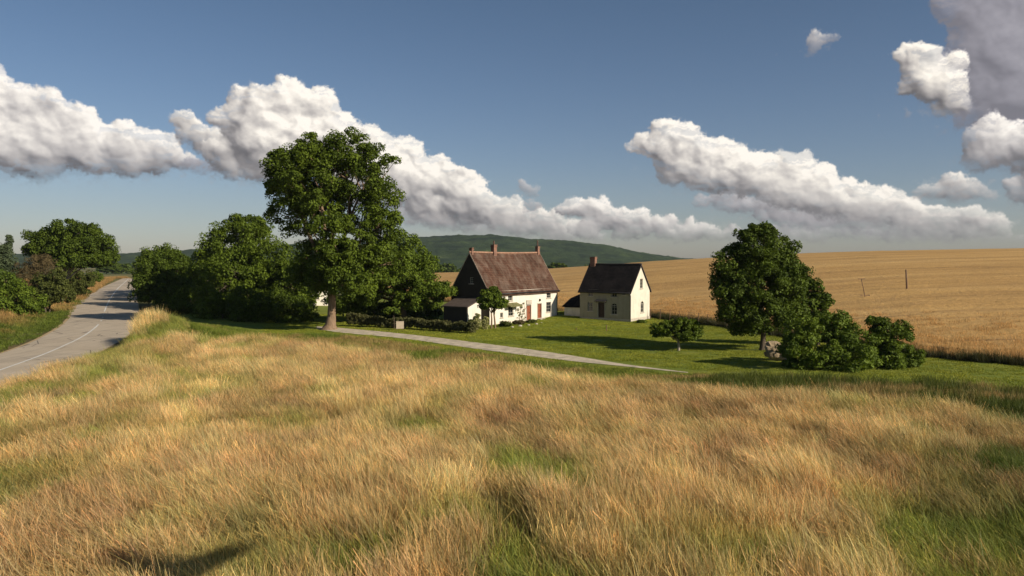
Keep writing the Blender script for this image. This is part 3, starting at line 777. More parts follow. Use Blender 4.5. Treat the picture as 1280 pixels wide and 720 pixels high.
# ------------------------------------------------------------------ trees, shrubs and hedges
def leaves(clumps, per, leaf, wid, seed, up=.25):
    """clumps: Nx4 (x,y,z,r). returns V, Q, tint of rhombic leaf sprays on the clump skins"""
    rs = np.random.default_rng(seed); n = len(clumps) * per
    c = np.repeat(clumps, per, 0)
    d = rs.normal(size=(n, 3)); d[:, 2] += up; d /= np.linalg.norm(d, axis=1)[:, None]
    rad = c[:, 3] * rs.uniform(.35, 1.08, n) ** .6
    p = c[:, :3] + d * rad[:, None] * np.array([1, 1, .78])
    nrm = d + rs.normal(size=(n, 3)) * .55 + np.array([0, 0, .35]); nrm /= np.linalg.norm(nrm, axis=1)[:, None]
    a = np.cross(nrm, rs.normal(size=(n, 3))); a /= np.linalg.norm(a, axis=1)[:, None]; b = np.cross(nrm, a)
    s = rs.uniform(.5, 1.5, n)[:, None]
    A = a * leaf * s * .5; B = b * wid * s * .5; bend = nrm * (leaf * .12) * s
    V = np.stack([p - A - bend, p - B * 1.0 + A * .1, p + A - bend, p + B * 1.0 + A * .1], 1).reshape(-1, 3)
    Q = np.arange(n * 4).reshape(n, 4)
    ct = np.repeat(rs.uniform(0, 1, len(clumps)), per)
    t = np.clip(.55 * ct + .45 * rs.uniform(0, 1, n), 0, 1)
    return V, Q, np.repeat(t, 4)

def crown_clumps(lobes, cr, k, seed, inner=.3):
    rs = np.random.default_rng(seed); out = []; li = []
    for i, (c, r) in enumerate(lobes):
        c = np.array(c); r = np.array(r)
        area = 4 * math.pi * ((r[0] * r[1]) ** 1.6 + (r[0] * r[2]) ** 1.6 + (r[1] * r[2]) ** 1.6) ** (1 / 1.6) / 3 ** (1 / 1.6)
        crr = cr * min(1.0, .55 + .45 * float(np.min(r)) / (3 * cr))
        n = max(8, int(k * area / (math.pi * crr * crr)))
        d = rs.normal(size=(n, 3)); d /= np.linalg.norm(d, axis=1)[:, None]
        f = np.where(rs.uniform(size=n) < inner, rs.uniform(.25, .75, n), rs.uniform(.78, 1.0, n))
        # low frequency dents make the outline uneven
        ph = rs.uniform(0, 6.28, 6)
        dent = 1 + .10 * np.sin(3.1 * d[:, 0] * 2 + ph[0]) * np.sin(2.7 * d[:, 2] * 2 + ph[1]) + .08 * np.sin(7 * d[:, 1] + ph[2]) * np.sin(6 * d[:, 2] + ph[3])
        p = c + d * (r - crr * .55).clip(.1) * (f * dent)[:, None]
        rad = crr * rs.uniform(.6, 1.25, n)
        out.append(np.concatenate([p, rad[:, None]], 1)); li += [i] * n
    return np.concatenate(out), np.array(li)

def tree(name, label, cat, base, lobes, mat, bark, leaf=.34, wid=.2, cr=.95, k=1.0, per=80, trunk=(.45, .25), fork=.35, group=None, seed=1, flare=1.5, limbs=6, inner=.3, trunks=1, lean=(0, 0), leafname='crown', gap=0.0):
    """base: world point; lobes: (px, py, rx, ry, depth offset[, depth radius]) in view units at the tree's distance"""
    rs = np.random.default_rng(seed); D = base.y; L = []
    for lb in lobes:
        px, py, rx, ry, off = lb[:5]
        c = PD(px, py, D + off); s = (D + off) / F
        L.append((np.array([c.x - base.x, c.y - base.y, c.z - base.z]), np.array([rx * s, (lb[5] if len(lb) > 5 else .92 * rx) * s, ry * s])))
    cl, li = crown_clumps(L, cr, k, seed, inner)
    keep = cl[:, 2] > cl[:, 3] * .25; cl = cl[keep]; li = li[keep]
    if gap > 0: 
        g = fbm(cl[:, 0] * .35 + 9, cl[:, 2] * .35 + cl[:, 1] * .2, seed + 5, 2); m = g > gap; cl = cl[m]; li = li[m]
    root = empty(name, base, label, cat, group)
    V, Q, t = leaves(cl, per, leaf, wid, seed)
    link(leafname, fast_mesh(leafname, V, Q, {'tint': ('FLOAT', t)}), mat, root)
    # trunk and limbs: one tapered surface per stem family
    m = MB(); zmin = min(l[0][2] - l[1][2] for l in L); top = max(l[0][2] for l in L)
    for tn in range(trunks):
        ox, oy = (0, 0) if trunks == 1 else (rs.normal() * trunk[0] * 1.6, rs.normal() * trunk[0] * 1.6)
        fz = fork * top * rs.uniform(.85, 1.15); jx, jy = rs.normal() * .03 * fz + lean[0] * fz, rs.normal() * .03 * fz + lean[1] * fz
        hs = [0, .06, .16, .35, .65, 1]
        pts = [(ox + jx * h + .04 * fz * math.sin(3 * h + tn), oy + jy * h, -.3 + (fz + .3) * h) for h in hs]
        r0, r1 = trunk
        rr = [r0 * flare, r0 * (1 + (flare - 1) * .45), r0 * (1 + (flare - 1) * .12), r0 * .95, r0 * .85, r0 * .72]
        m.tube(pts, rr, 10)
        F0 = Vector(pts[-1]); 
        for i, (c, r) in enumerate(L):
            tgt = Vector(c)
            if tgt.z < fz * .6: tgt = Vector((c[0], c[1], max(c[2], fz * .5)))
            mid = F0.lerp(tgt, .5) + Vector((rs.normal() * .06, rs.normal() * .06, .10)) * (tgt - F0).length
            ra = r0 * .62 * min(1, .5 + .5 * float(max(r)) / max(1e-3, max(float(max(q[1])) for q in L)))
            start = Vector(pts[-2]).lerp(F0, rs.uniform(.3, 1))
            m.tube([start, start.lerp(mid, .5) + Vector((0, 0, .02 * fz)), mid, mid.lerp(tgt, .6), tgt], [ra, ra * .8, ra * .62, ra * .45, ra * .28], 7)
            idx = np.where(li == i)[0]
            if len(idx):
                for q in rs.choice(idx, min(limbs, len(idx)), replace=False):
                    e = Vector(cl[q, :3]); s = mid.lerp(tgt, rs.uniform(-.3, 1)); mm = s.lerp(e, .5) + Vector((rs.normal(), rs.normal(), rs.normal())) * .05 * (e - s).length
                    m.tube([s, mm, e], [ra * .34, ra * .22, ra * .08], 5, cap=False)
    m.build('trunk', bark, root, smooth=True)
    return root

def build_trees():
    G1 = foliage_mat('maple_leaves', (.024, .044, .005), (.150, .205, .017))
    G2 = foliage_mat('dark_oak_leaves', (.018, .034, .004), (.118, .165, .015))
    G3 = foliage_mat('fresh_bright_leaves', (.028, .054, .006), (.170, .230, .022))
    G4 = foliage_mat('olive_leaves', (.032, .044, .010), (.130, .145, .030))
    BR = foliage_mat('brown_twigs', (.060, .048, .020), (.17, .125, .055), .1)
    PG = foliage_mat('grey_green_needles', (.05, .075, .035), (.13, .16, .075))
    FL = foliage_mat('shrub_with_yellow_flowers', (.09, .12, .03), (.55, .50, .22))
    B1 = bark_mat('tan_bark', (.30, .205, .13)); B2 = bark_mat('dark_bark', (.13, .10, .07)); B3 = bark_mat('pale_bark', (.42, .36, .28))
    # the tall one by the drive
    tree('plane_tree', 'tallest tree, huge round crown over a bare flared tan trunk by the gravel drive', 'tree', P(412, 412) + Vector((0, 0, hz(*P(412, 412).xy))),
         [(392, 222, 58, 48, 0), (432, 205, 52, 40, 1), (462, 218, 42, 42, -1), (372, 252, 44, 48, 1), (420, 258, 60, 36, 1), (362, 215, 34, 36, 0), (402, 190, 40, 28, 0), (475, 248, 30, 26, 0), (478, 280, 30, 24, -1), (455, 312, 36, 26, -2), (425, 335, 40, 28, -2), (390, 320, 32, 24, 1), (440, 352, 34, 22, -3), (480, 330, 34, 30, 1), (400, 350, 26, 22, -1), (415, 282, 32, 18, -4), (422, 312, 30, 20, -4), (385, 345, 30, 22, 2)],
         G1, B1, leaf=.27, wid=.17, cr=.92, k=.92, per=150, trunk=(.52, .30), fork=.24, seed=21, flare=3.0, limbs=9, inner=.22, gap=.20)
    # left cluster
    tree('maple_tree', 'broad dark round tree left of the tallest tree, crown hanging down to the ground', 'tree', Vector((-41, 124, hz(-41, 124))),
         [(302, 300, 44, 36, 0), (275, 318, 34, 32, -2), (335, 330, 44, 36, -3), (262, 350, 32, 38, -2), (300, 350, 56, 40, -5), (360, 350, 44, 34, -6), (380, 370, 20, 18, -8), (262, 392, 34, 20, -9), (232, 380, 22, 24, -6), (310, 394, 40, 16, -10), (310, 285, 30, 22, 1), (330, 378, 60, 24, -6)],
         G1, B2, leaf=.31, wid=.20, cr=1.1, k=1.0, per=130, trunk=(.5, .3), fork=.3, seed=22)
    tree('maple_tree', 'lower round tree at the right edge of the road, leftmost of the middle cluster', 'tree', Vector((-60, 139, hz(-60, 139))),
         [(204, 332, 34, 28, 0), (190, 350, 28, 26, -2), (222, 350, 34, 32, -1), (208, 368, 42, 26, -2), (235, 372, 30, 26, -3)],
         G2, B2, leaf=.31, wid=.20, cr=1.0, k=1.0, per=130, trunk=(.4, .25), fork=.3, seed=23)
    tree('roadside_tree', 'tree mostly hidden behind the low round tree, shading the road further on', 'tree', Vector((-71, 160, hz(-71, 160))),
         [(206, 338, 30, 28, 0, 66), (196, 352, 18, 22, 0, 40), (222, 350, 28, 26, 1, 46)], G2, B2, leaf=.5, wid=.3, cr=1.3, k=.9, per=60, trunk=(.4, .25), seed=24)
    tree('roadside_tree', 'furthest tree of the cluster right of the road, hidden behind the others', 'tree', Vector((-86, 194, hz(-86, 194))),
         [(208, 334, 26, 26, 0, 62), (196, 346, 18, 20, 0, 40), (222, 342, 26, 24, 1, 44)], G2, B2, leaf=.5, wid=.3, cr=1.3, k=.9, per=60, trunk=(.4, .25), seed=25)
    tree('roadside_tree', 'tree of the cluster right of the road standing between its nearest and furthest tree', 'tree', Vector((-78, 177, hz(-78, 177))),
         [(206, 336, 28, 28, 0, 66), (196, 350, 16, 20, 0, 42), (220, 346, 26, 26, 1, 46)], G2, B2, leaf=.5, wid=.3, cr=1.3, k=1, per=60, trunk=(.4, .25), seed=18)
    # undergrowth in front of the cluster
    for i, (px, d, rx, ry, s) in enumerate([(238, 113, 30, 30, 31), (278, 107, 34, 36, 32), (322, 106, 34, 34, 33), (366, 106, 30, 30, 34)]):
        py = HOR + (CAM_H - 1.6) / d * F; b = PD(px, 400, d); b.z = hz(b.x, b.y)
        tree('understorey_shrub', ['dark shrub nearest the road under the left tree cluster', 'dark shrub beneath the gap between the two round left trees', 'dark shrub under the middle of the broad round tree', 'dark shrub just left of the tall tree trunk'][i], 'shrub', b,
             [(px, py, rx, ry * .7, 0), (px - rx * .5, py - 12, rx * .6, ry * .6, 1), (px - rx * .5, py + 6, rx * .6, ry * .6, -1), (px + rx * .5, py + 6, rx * .6, ry * .6, 0)], G2, B2, leaf=.25, wid=.16, cr=.8, k=.9, per=90, trunk=(.12, .06), fork=.2, seed=s, limbs=2, group='shrubs under the left tree cluster')
    # right of the tall one
    b = PD(505, 408, 104); b.z = hz(b.x, b.y)
    tree('maple_tree', 'leafy tree right of the tallest tree with boughs reaching towards the white farmhouse', 'tree', b,
         [(505, 318, 30, 30, 0), (530, 335, 24, 26, 1), (480, 330, 34, 34, 1), (505, 350, 42, 26, -1), (545, 362, 24, 13, -2), (560, 366, 14, 8, -3), (470, 362, 40, 24, 0), (525, 374, 34, 15, -1), (440, 376, 34, 18, 2)],
         G3, B2, leaf=.26, wid=.16, cr=.85, k=.95, per=130, trunk=(.4, .25), fork=.3, seed=26, gap=.22)
    b = PD(455, 400, 108); b.z = hz(b.x, b.y)
    tree('understorey_shrub', 'dark shrub behind the hedge right of the tall tree trunk', 'shrub', b, [(450, 385, 30, 18, 0), (490, 388, 30, 16, 1), (530, 392, 26, 12, 1), (425, 385, 14, 15, 0)], G2, B2, leaf=.34, wid=.22, cr=.8, k=.8, per=60, trunk=(.12, .06), fork=.2, seed=36, limbs=2)
    # right hand tree and bushes
    b = PD(952, 440, 73); b.z = hz(b.x, b.y)
    tree('oak_tree', 'tall oval tree on the lawn at right, dark trunk beside the pale boulder', 'tree', b,
         [(945, 312, 34, 30, 0), (970, 318, 32, 32, 1), (918, 335, 32, 30, 0), (925, 395, 30, 26, 0), (980, 350, 32, 34, 0), (950, 350, 46, 42, 0), (985, 350, 26, 32, 0), (915, 368, 26, 28, -1), (950, 394, 44, 28, 0), (985, 385, 28, 28, 1), (906, 352, 18, 22, 0), (935, 292, 16, 14, 0), (958, 290, 16, 13, 0)],
         G2, B2, leaf=.21, wid=.13, cr=.66, k=1.15, per=140, trunk=(.26, .16), fork=.28, seed=27, gap=.10, inner=.22)
    b = P(1022, 440); b = PD(1022, 430, 77); b.z = hz(b.x, b.y)
    tree('hawthorn_tree', 'slim tree rising behind the big bush, right of the oval tree', 'tree', b,
         [(1015, 362, 16, 16, 0), (1028, 375, 14, 18, 0), (1005, 385, 22, 22, 0), (1022, 400, 26, 20, 0), (1012, 352, 8, 9, 0)], G2, B2, leaf=.28, wid=.16, cr=.6, k=.8, per=80, trunk=(.14, .09), seed=28, gap=.2)
    b = PD(1035, 470, 60.5); b.z = hz(b.x, b.y)
    tree('elder_bush', 'large round green bush right of the boulder and the oval tree', 'bush', b,
         [(1005, 415, 26, 22, 0), (1035, 408, 30, 22, 1), (1065, 428, 30, 26, 0), (1010, 445, 34, 28, -1), (1050, 448, 44, 26, -1), (1080, 450, 20, 22, 0), (985, 440, 16, 20, 1)],
         G3, B2, leaf=.20, wid=.12, cr=.55, k=.95, per=120, trunk=(.12, .07), fork=.2, seed=29, trunks=3, limbs=5)
    b = PD(1112, 468, 62); b.z = hz(b.x, b.y)
    tree('elder_bush', 'smaller pointed green bush at the right end of the bushes by the meadow', 'bush', b,
         [(1100, 410, 14, 15, 0), (1118, 420, 24, 20, 0), (1100, 435, 24, 24, 0), (1125, 448, 28, 22, -1), (1105, 456, 30, 15, -1), (1092, 402, 8, 8, 0), (1142, 460, 18, 9, -1)],
         G1, B2, leaf=.19, wid=.12, cr=.5, k=.95, per=115, trunk=(.1, .06), fork=.2, seed=30, trunks=3, limbs=5)
    # orchard tree on the lawn
    b = P(848, 438.5); b.z = hz(b.x, b.y)
    tree('apple_tree', 'small spreading fruit tree with thin pale trunk alone on the lawn', 'tree', b,
         [(830, 410, 18, 11, 0), (850, 406, 22, 11, 0), (868, 412, 14, 13, 0), (822, 416, 11, 6, 0), (858, 420, 16, 8, -.5), (842, 415, 16, 10, .5)],
         G1, B3, leaf=.17, wid=.11, cr=.38, k=.95, per=75, trunk=(.13, .08), fork=.42, seed=40, flare=1.3, gap=.28, limbs=7)
    # little tree against the farmhouse
    b = P(616, 411); b.z = hz(b.x, b.y)
    tree('pear_tree', 'small round tree on two thin stems in front of the white farmhouse', 'tree', b,
         [(613, 372, 14, 12, 0), (622, 378, 12, 11, 0), (606, 378, 10, 10, 0), (616, 366, 10, 8, 0), (630, 377, 7, 4, 0)],
         G1, B1, leaf=.26, wid=.17, cr=.5, k=1.2, per=75, trunk=(.11, .07), fork=.5, seed=41, trunks=2, flare=1.2, limbs=4)
    b = P(491, 411.5); b.z = hz(b.x, b.y)
    tree('sapling', 'young bright sapling rising behind the pale board by the hedge', 'sapling', b + Vector((0, .8, 0)),
         [(489, 387, 8, 4, 0), (484, 390, 5, 3, 0), (495, 389, 5, 3, 0)], G3, B2, leaf=.24, wid=.16, cr=.35, k=1, per=50, trunk=(.05, .03), fork=.8, seed=42, limbs=2)
    # garden shrubs at the farmhouse
    for i, (px, py, rx, ry, mt, lab, sd) in enumerate([
            (597, 413, 6, 12, FL, 'tall shrub with yellow flowers below the lean-to', 51), (607, 412, 5, 9, FL, 'rounded shrub with yellow flowers left of the small tree', 52),
            (588, 414, 5, 8, G4, 'olive shrub at the right end of the clipped hedge', 53), (632, 409, 9, 4, G4, 'low spreading plant under the farmhouse wall, right of the small tree', 54),
            (648, 406, 8, 3, BR, 'low brown plant in the bed before the farmhouse doors', 55), (664, 404, 7, 2.4, G4, 'low green plant in the bed by the right brown door', 56),
            (773, 399, 8, 3.5, G2, 'dark low shrub beneath the arched front window of the small house', 57), (735, 396, 6, 3.2, G2, 'dark low shrub left of the small house door', 58), (802, 404, 7, 2.2, G1, 'low green plant at the gable foot of the small house', 59)]):
        b = P(px, py); b.z = hz(b.x, b.y)
        tree('garden_shrub', lab, 'shrub', b, [(px, py - ry * 1.0, rx, ry, 0), (px - rx * .3, py - ry * .6, rx * .7, ry * .7, 0)], mt, B2, leaf=.16, wid=.11, cr=.28, k=1.2, per=40, trunk=(.03, .02), fork=.3, seed=sd, limbs=2, group='garden shrubs along the house fronts')
    # left of the road
    def at(px, d): 
        b = PD(px, 400, d); b.z = hz(b.x, b.y); return b
    tree('ash_tree', 'broad domed tree far left of the road, pale trunk showing through', 'tree', at(77, 150),
         [(60, 303, 30, 22, 0), (90, 292, 36, 20, 0), (118, 308, 30, 22, 0), (88, 312, 50, 22, 1), (50, 310, 22, 14, 0), (130, 322, 20, 12, 0), (100, 325, 44, 12, 0), (70, 322, 30, 10, 2)],
         G2, B3, leaf=.34, wid=.21, cr=1.15, k=1.15, per=140, trunk=(.4, .25), fork=.30, seed=60)
    tree('spruce_tree', 'small grey green conifer at the far left edge of the view', 'tree', at(2, 128), [(4, 318, 12, 20, 0), (0, 330, 20, 16, 0), (10, 302, 6, 10, 0), (-18, 325, 16, 18, 1), (4, 345, 24, 16, 0)], PG, B2, leaf=.42, wid=.12, cr=.8, k=1, per=90, trunk=(.18, .1), seed=61)
    for lab, px, d, lb, mt, sd, cat in [
        ('bright green shrub in the lower left, nearest the road bank', 22, 110, [(20, 370, 26, 24, 0), (0, 362, 30, 26, 1), (40, 380, 18, 16, 0), (-25, 365, 26, 28, 0), (15, 388, 30, 12, 0)], G3, 62, 'shrub'),
        ('olive green shrub in the middle of the left thicket', 58, 119, [(58, 362, 22, 22, 0), (72, 352, 16, 20, 0), (48, 372, 18, 16, 0), (80, 368, 14, 14, 0)], G4, 63, 'shrub'),
        ('reddish brown twiggy shrub below the domed tree', 48, 128, [(48, 328, 20, 12, 0), (36, 338, 20, 14, 0), (60, 340, 18, 14, 0), (40, 350, 24, 14, 0)], BR, 64, 'shrub'),
        ('pale olive shrub at the right end of the left thicket', 94, 165, [(92, 352, 16, 16, 0), (108, 350, 14, 12, 0), (84, 346, 14, 16, 0), (100, 362, 14, 9, 0)], G4, 65, 'shrub'),
        ('small round green shrub by the road on the far left bank', 110, 232, [(118, 346, 12, 8, 0), (110, 350, 9, 6, 0)], G1, 66, 'shrub')]:
        tree('hedgerow_shrub', lab, cat, at(px, d), lb, mt, B2, leaf=.27 if mt is not BR else .3, wid=.16 if mt is not BR else .05, cr=.8, k=.95, per=115, trunk=(.14, .08), fork=.25, seed=sd, trunks=2, limbs=5, group='shrubs of the thicket left of the road')
    # far trees in the valley
    spots = [(560, 620), (544, 560), (571, 700), (697, 540), (712, 900), (725, 820), (737, 980), (585, 900), (600, 1000), (141, 520), (152, 640), (133, 700), (146, 820), (162, 900), (688, 760), (552, 820), (536, 700), (674, 1100), (705, 1200), (748, 1250)]
    proto = None
    for i, (px, d) in enumerate(spots):
        x = (px - 640) / F * d
        if proto is None:
            b = Vector((x, d, hz(x, d))); s = F / d
            py = HOR + (CAM_H - b.z - 6.0) * s
            proto = tree('distant_tree', 'far off rounded tree in the valley below the wooded hills', 'tree', b, [(px, py, 5.5 * s, 4.2 * s, 0), (px - 3 * s, py + 1.5 * s, 4 * s, 3 * s, 0), (px + 3 * s, py + 1 * s, 4 * s, 3.2 * s, 0)], G2, B2, leaf=1.3, wid=.9, cr=1.8, k=1, per=40, trunk=(.4, .2), seed=80, limbs=2, group='far off trees in the valley')
        else:
            c = copy_tree(proto); c.location = (x, d, hz(x, d)); q = RNG.uniform(.7, 1.5); c.scale = (q * RNG.uniform(.9, 1.5), q, q * .9); c.rotation_euler.z = RNG.uniform(0, 6)
    # clipped hedge along the garden, foliage packed in a long low box
    pts = resample([P(*q) for q in [(436, 408), (470, 409), (520, 411), (560, 414), (592, 417)]], 60); hts = np.interp(np.linspace(0, 1, 60), [0, .3, 1], [1.35, 1.3, 1.1])
    cl = []
    rs = np.random.default_rng(90)
    for i in range(1500):
        k = rs.integers(0, 60); p = pts[k] + rs.normal(size=3) * [.12, .12, 0]; w = rs.uniform(-.45, .45); h = rs.uniform(.1, 1) ** .7 * hts[k] * (.75 + .5 * float(vnoise(np.array(k * .23), np.array(3.3), 12)))
        d = pts[min(k + 1, 59)] - pts[max(k - 1, 0)]; nn = np.array([-d[1], d[0], 0]) / np.linalg.norm(d[:2])
        p = p + nn * w; cl.append((p[0] - pts[0][0], p[1] - pts[0][1], h + float(hz(p[0], p[1])), .20))
    V, Q, t = leaves(np.array(cl), 26, .16, .11, 91)
    hd = link('hedge', fast_mesh('hedge', V, Q, {'tint': ('FLOAT', t)}), foliage_mat('clipped_hedge_leaves', (.05, .06, .018), (.16, .15, .055)))
    hd.location = (pts[0][0], pts[0][1], 0); tag(hd, 'long low clipped hedge running from the tall tree to the white farmhouse', 'hedge')
# ------------------------------------------------------------------ buildings
def plaster(name, c, grime):
    t = NT(name, .9, .15); v = t.coord()
    col = t.ramp(t.noise(v, 1.1, 6, .6), [(.3, tuple(q * .84 for q in c)), (.7, c)])
    g = t.noise(t.scale(v, (2.2, 2.2, .3)), 1.3, 5, .65); col = t.mix(t.ramp(g, [(.50, 0.), (.74, .42)]), col, grime)
    sp = t.new('ShaderNodeSeparateXYZ'); t.L.new(v, sp.inputs[0])   # splash dirt at the foot of the wall
    low = t.math('SUBTRACT', 1.15, t.math('ADD', sp.outputs[2], t.math('MULTIPLY', t.noise(v, 1.7, 4), .9)))
    col = t.mix(t.math('MULTIPLY', t.math('MAXIMUM', t.math('MINIMUM', low, 1), 0), .55), col, grime)
    t.base(col); t.bump(t.noise(v, 5, 5, .6), .03, .8); return t.m

def tile_mat(name, a, b, moss, rowh=.26, w=.30):
    t = NT(name, .92, .06); v = t.coord()
    sp = t.new('ShaderNodeSeparateXYZ'); t.L.new(v, sp.inputs[0]); cb = t.new('ShaderNodeCombineXYZ')
    t.L.new(sp.outputs[0], cb.inputs[0]); t.L.new(t.math('MULTIPLY', sp.outputs[2], 1.18), cb.inputs[1])
    br = t.new('ShaderNodeTexBrick'); t.L.new(cb.outputs[0], br.inputs[0]); br.inputs['Scale'].default_value = 1
    br.inputs['Brick Width'].default_value = w; br.inputs['Row Height'].default_value = rowh; br.inputs['Mortar Size'].default_value = .018; br.inputs['Bias'].default_value = 0
    br.inputs['Color1'].default_value = (*a, 1); br.inputs['Color2'].default_value = (*b, 1); br.inputs['Mortar'].default_value = (*[q * .35 for q in a], 1)
    n = t.noise(t.scale(v, (1, 1, .22)), 1.1, 6, .65, .5)
    c = t.mix(t.ramp(n, [(.42, 0.), (.66, .7)]), br.outputs[0], moss)
    c = t.mix(1., c, t.ramp(t.noise(v, .45, 4), [(.3, .72), (.7, 1.25)]), 'MULTIPLY')
    t.base(c); t.bump(br.outputs['Fac'], -.05, .8); return t.m

def brick_mat(name, a, b):
    t = NT(name, .85, .2); v = t.coord(); sp = t.new('ShaderNodeSeparateXYZ'); t.L.new(v, sp.inputs[0]); cb = t.new('ShaderNodeCombineXYZ')
    t.L.new(t.math('ADD', sp.outputs[0], sp.outputs[1]), cb.inputs[0]); t.L.new(sp.outputs[2], cb.inputs[1])
    br = t.new('ShaderNodeTexBrick'); t.L.new(cb.outputs[0], br.inputs[0]); br.inputs['Scale'].default_value = 1; br.inputs['Brick Width'].default_value = .23; br.inputs['Row Height'].default_value = .08; br.inputs['Mortar Size'].default_value = .01
    br.inputs['Color1'].default_value = (*a, 1); br.inputs['Color2'].default_value = (*b, 1); br.inputs['Mortar'].default_value = (.3, .26, .2, 1)
    t.base(t.mix(t.ramp(t.noise(v, 1.5, 4), [(.4, 0.), (.7, .5)]), br.outputs[0], (.08, .05, .04))); return t.m

class Wall:
    """plane of a wall in house space: origin o, run s, outward normal n"""
    def __init__(w, o, s, n): w.o = Vector(o); w.s = Vector(s); w.n = Vector(n)
    def p(w, a, z, out=0): return w.o + w.s * a + w.n * out + Vector((0, 0, z))
    def fill(w, mb, outline, holes, reveal=.2):
        loops = [[Vector((a, z, 0)) for a, z in outline]] + [[Vector((a, z, 0)) for a, z in h] for h in holes]
        flat = [q for l in loops for q in l]; b = len(mb.v); mb.v += [w.p(q.x, q.y) for q in flat]
        for t in geometry.tessellate_polygon(loops): mb.f.append(tuple(b + i for i in t))
        for h in holes:
            n = len(h)
            for i in range(n):
                a, c = h[i], h[(i + 1) % n]
                mb.poly([w.p(*a), w.p(*c), w.p(*c, -reveal), w.p(*a, -reveal)])

def rect(cx, cz, w, h): return [(cx - w / 2, cz - h / 2), (cx + w / 2, cz - h / 2), (cx + w / 2, cz + h / 2), (cx - w / 2, cz + h / 2)]
def arch(cx, cz, w, h):
    p = [(cx - w / 2, cz - h / 2), (cx + w / 2, cz - h / 2)]
    for k in range(7):
        t = math.pi * k / 6; p.append((cx + w / 2 * math.cos(t), cz + h / 2 - w * .35 + w * .35 * math.sin(t)))
    return p

def window(root, wl, cx, cz, w, h, M, bars=(1, 2), arched=False, sill=True, name='window'):
    fr = MB(); t = .07; o = -.12; th = .05
    def bar(a0, a1, z0, z1, out=o, dep=th):
        c = wl.p((a0 + a1) / 2, (z0 + z1) / 2, out); s = wl.s; n = wl.n
        R3 = Matrix((s, n, Vector((0, 0, 1)))).transposed()
        fr.box(c, (a1 - a0, dep, z1 - z0), R3)
    bar(cx - w / 2, cx - w / 2 + t, cz - h / 2, cz + h / 2); bar(cx + w / 2 - t, cx + w / 2, cz - h / 2, cz + h / 2)
    bar(cx - w / 2 + t, cx + w / 2 - t, cz - h / 2, cz - h / 2 + t); bar(cx - w / 2 + t, cx + w / 2 - t, cz + h / 2 - t - (w * .3 if arched else 0), cz + h / 2 - (w * .3 if arched else 0))
    nx, nz = bars
    for i in range(nx): 
        a = cx - w / 2 + w * (i + 1) / (nx + 1); bar(a - .018, a + .018, cz - h / 2 + t, cz + h / 2 - t, o + .004, .03)
    for i in range(nz):
        z = cz - h / 2 + h * (i + 1) / (nz + 1); bar(cx - w / 2 + t, cx + w / 2 - t, z - .018, z + .018, o + .002, .026)
    f = fr.build(name, M['frame'], root)
    g = MB(); g.poly([wl.p(a, z, -.15) for a, z in (arch if arched else rect)(cx, cz, w, h)]); g.build('pane', M['glass'], f)
    if sill:
        s = MB(); s.box(wl.p(cx, cz - h / 2 - .05, .03), (w + .24, .14, .09), Matrix((wl.s, wl.n, Vector((0, 0, 1)))).transposed()); s.build('sill', M['stone'], f)
    return f

def door(root, wl, cx, z0, w, h, M, mat):
    R3 = Matrix((wl.s, wl.n, Vector((0, 0, 1)))).transposed()
    m = MB(); nb = 5
    for i in range(nb): m.box(wl.p(cx - w / 2 + w * (i + .5) / nb, z0 + h / 2, -.13), (w / nb - .012, .05, h), R3)
    m.box(wl.p(cx, z0 + h / 2, -.165), (w, .02, h), R3)
    d = m.build('door', mat, root)
    k = MB(); k.box(wl.p(cx + w * .36, z0 + 1.0, -.085), (.05, .05, .14), R3); k.build('handle', M['iron'], d)
    f = MB()
    f.box(wl.p(cx - w / 2 - .05, z0 + h / 2, -.02), (.10, .12, h), R3); f.box(wl.p(cx + w / 2 + .05, z0 + h / 2, -.02), (.10, .12, h), R3); f.box(wl.p(cx, z0 + h + .05, -.02), (w + .2, .12, .10), R3)
    f.build('door_frame', M['frame'], d)
    return d

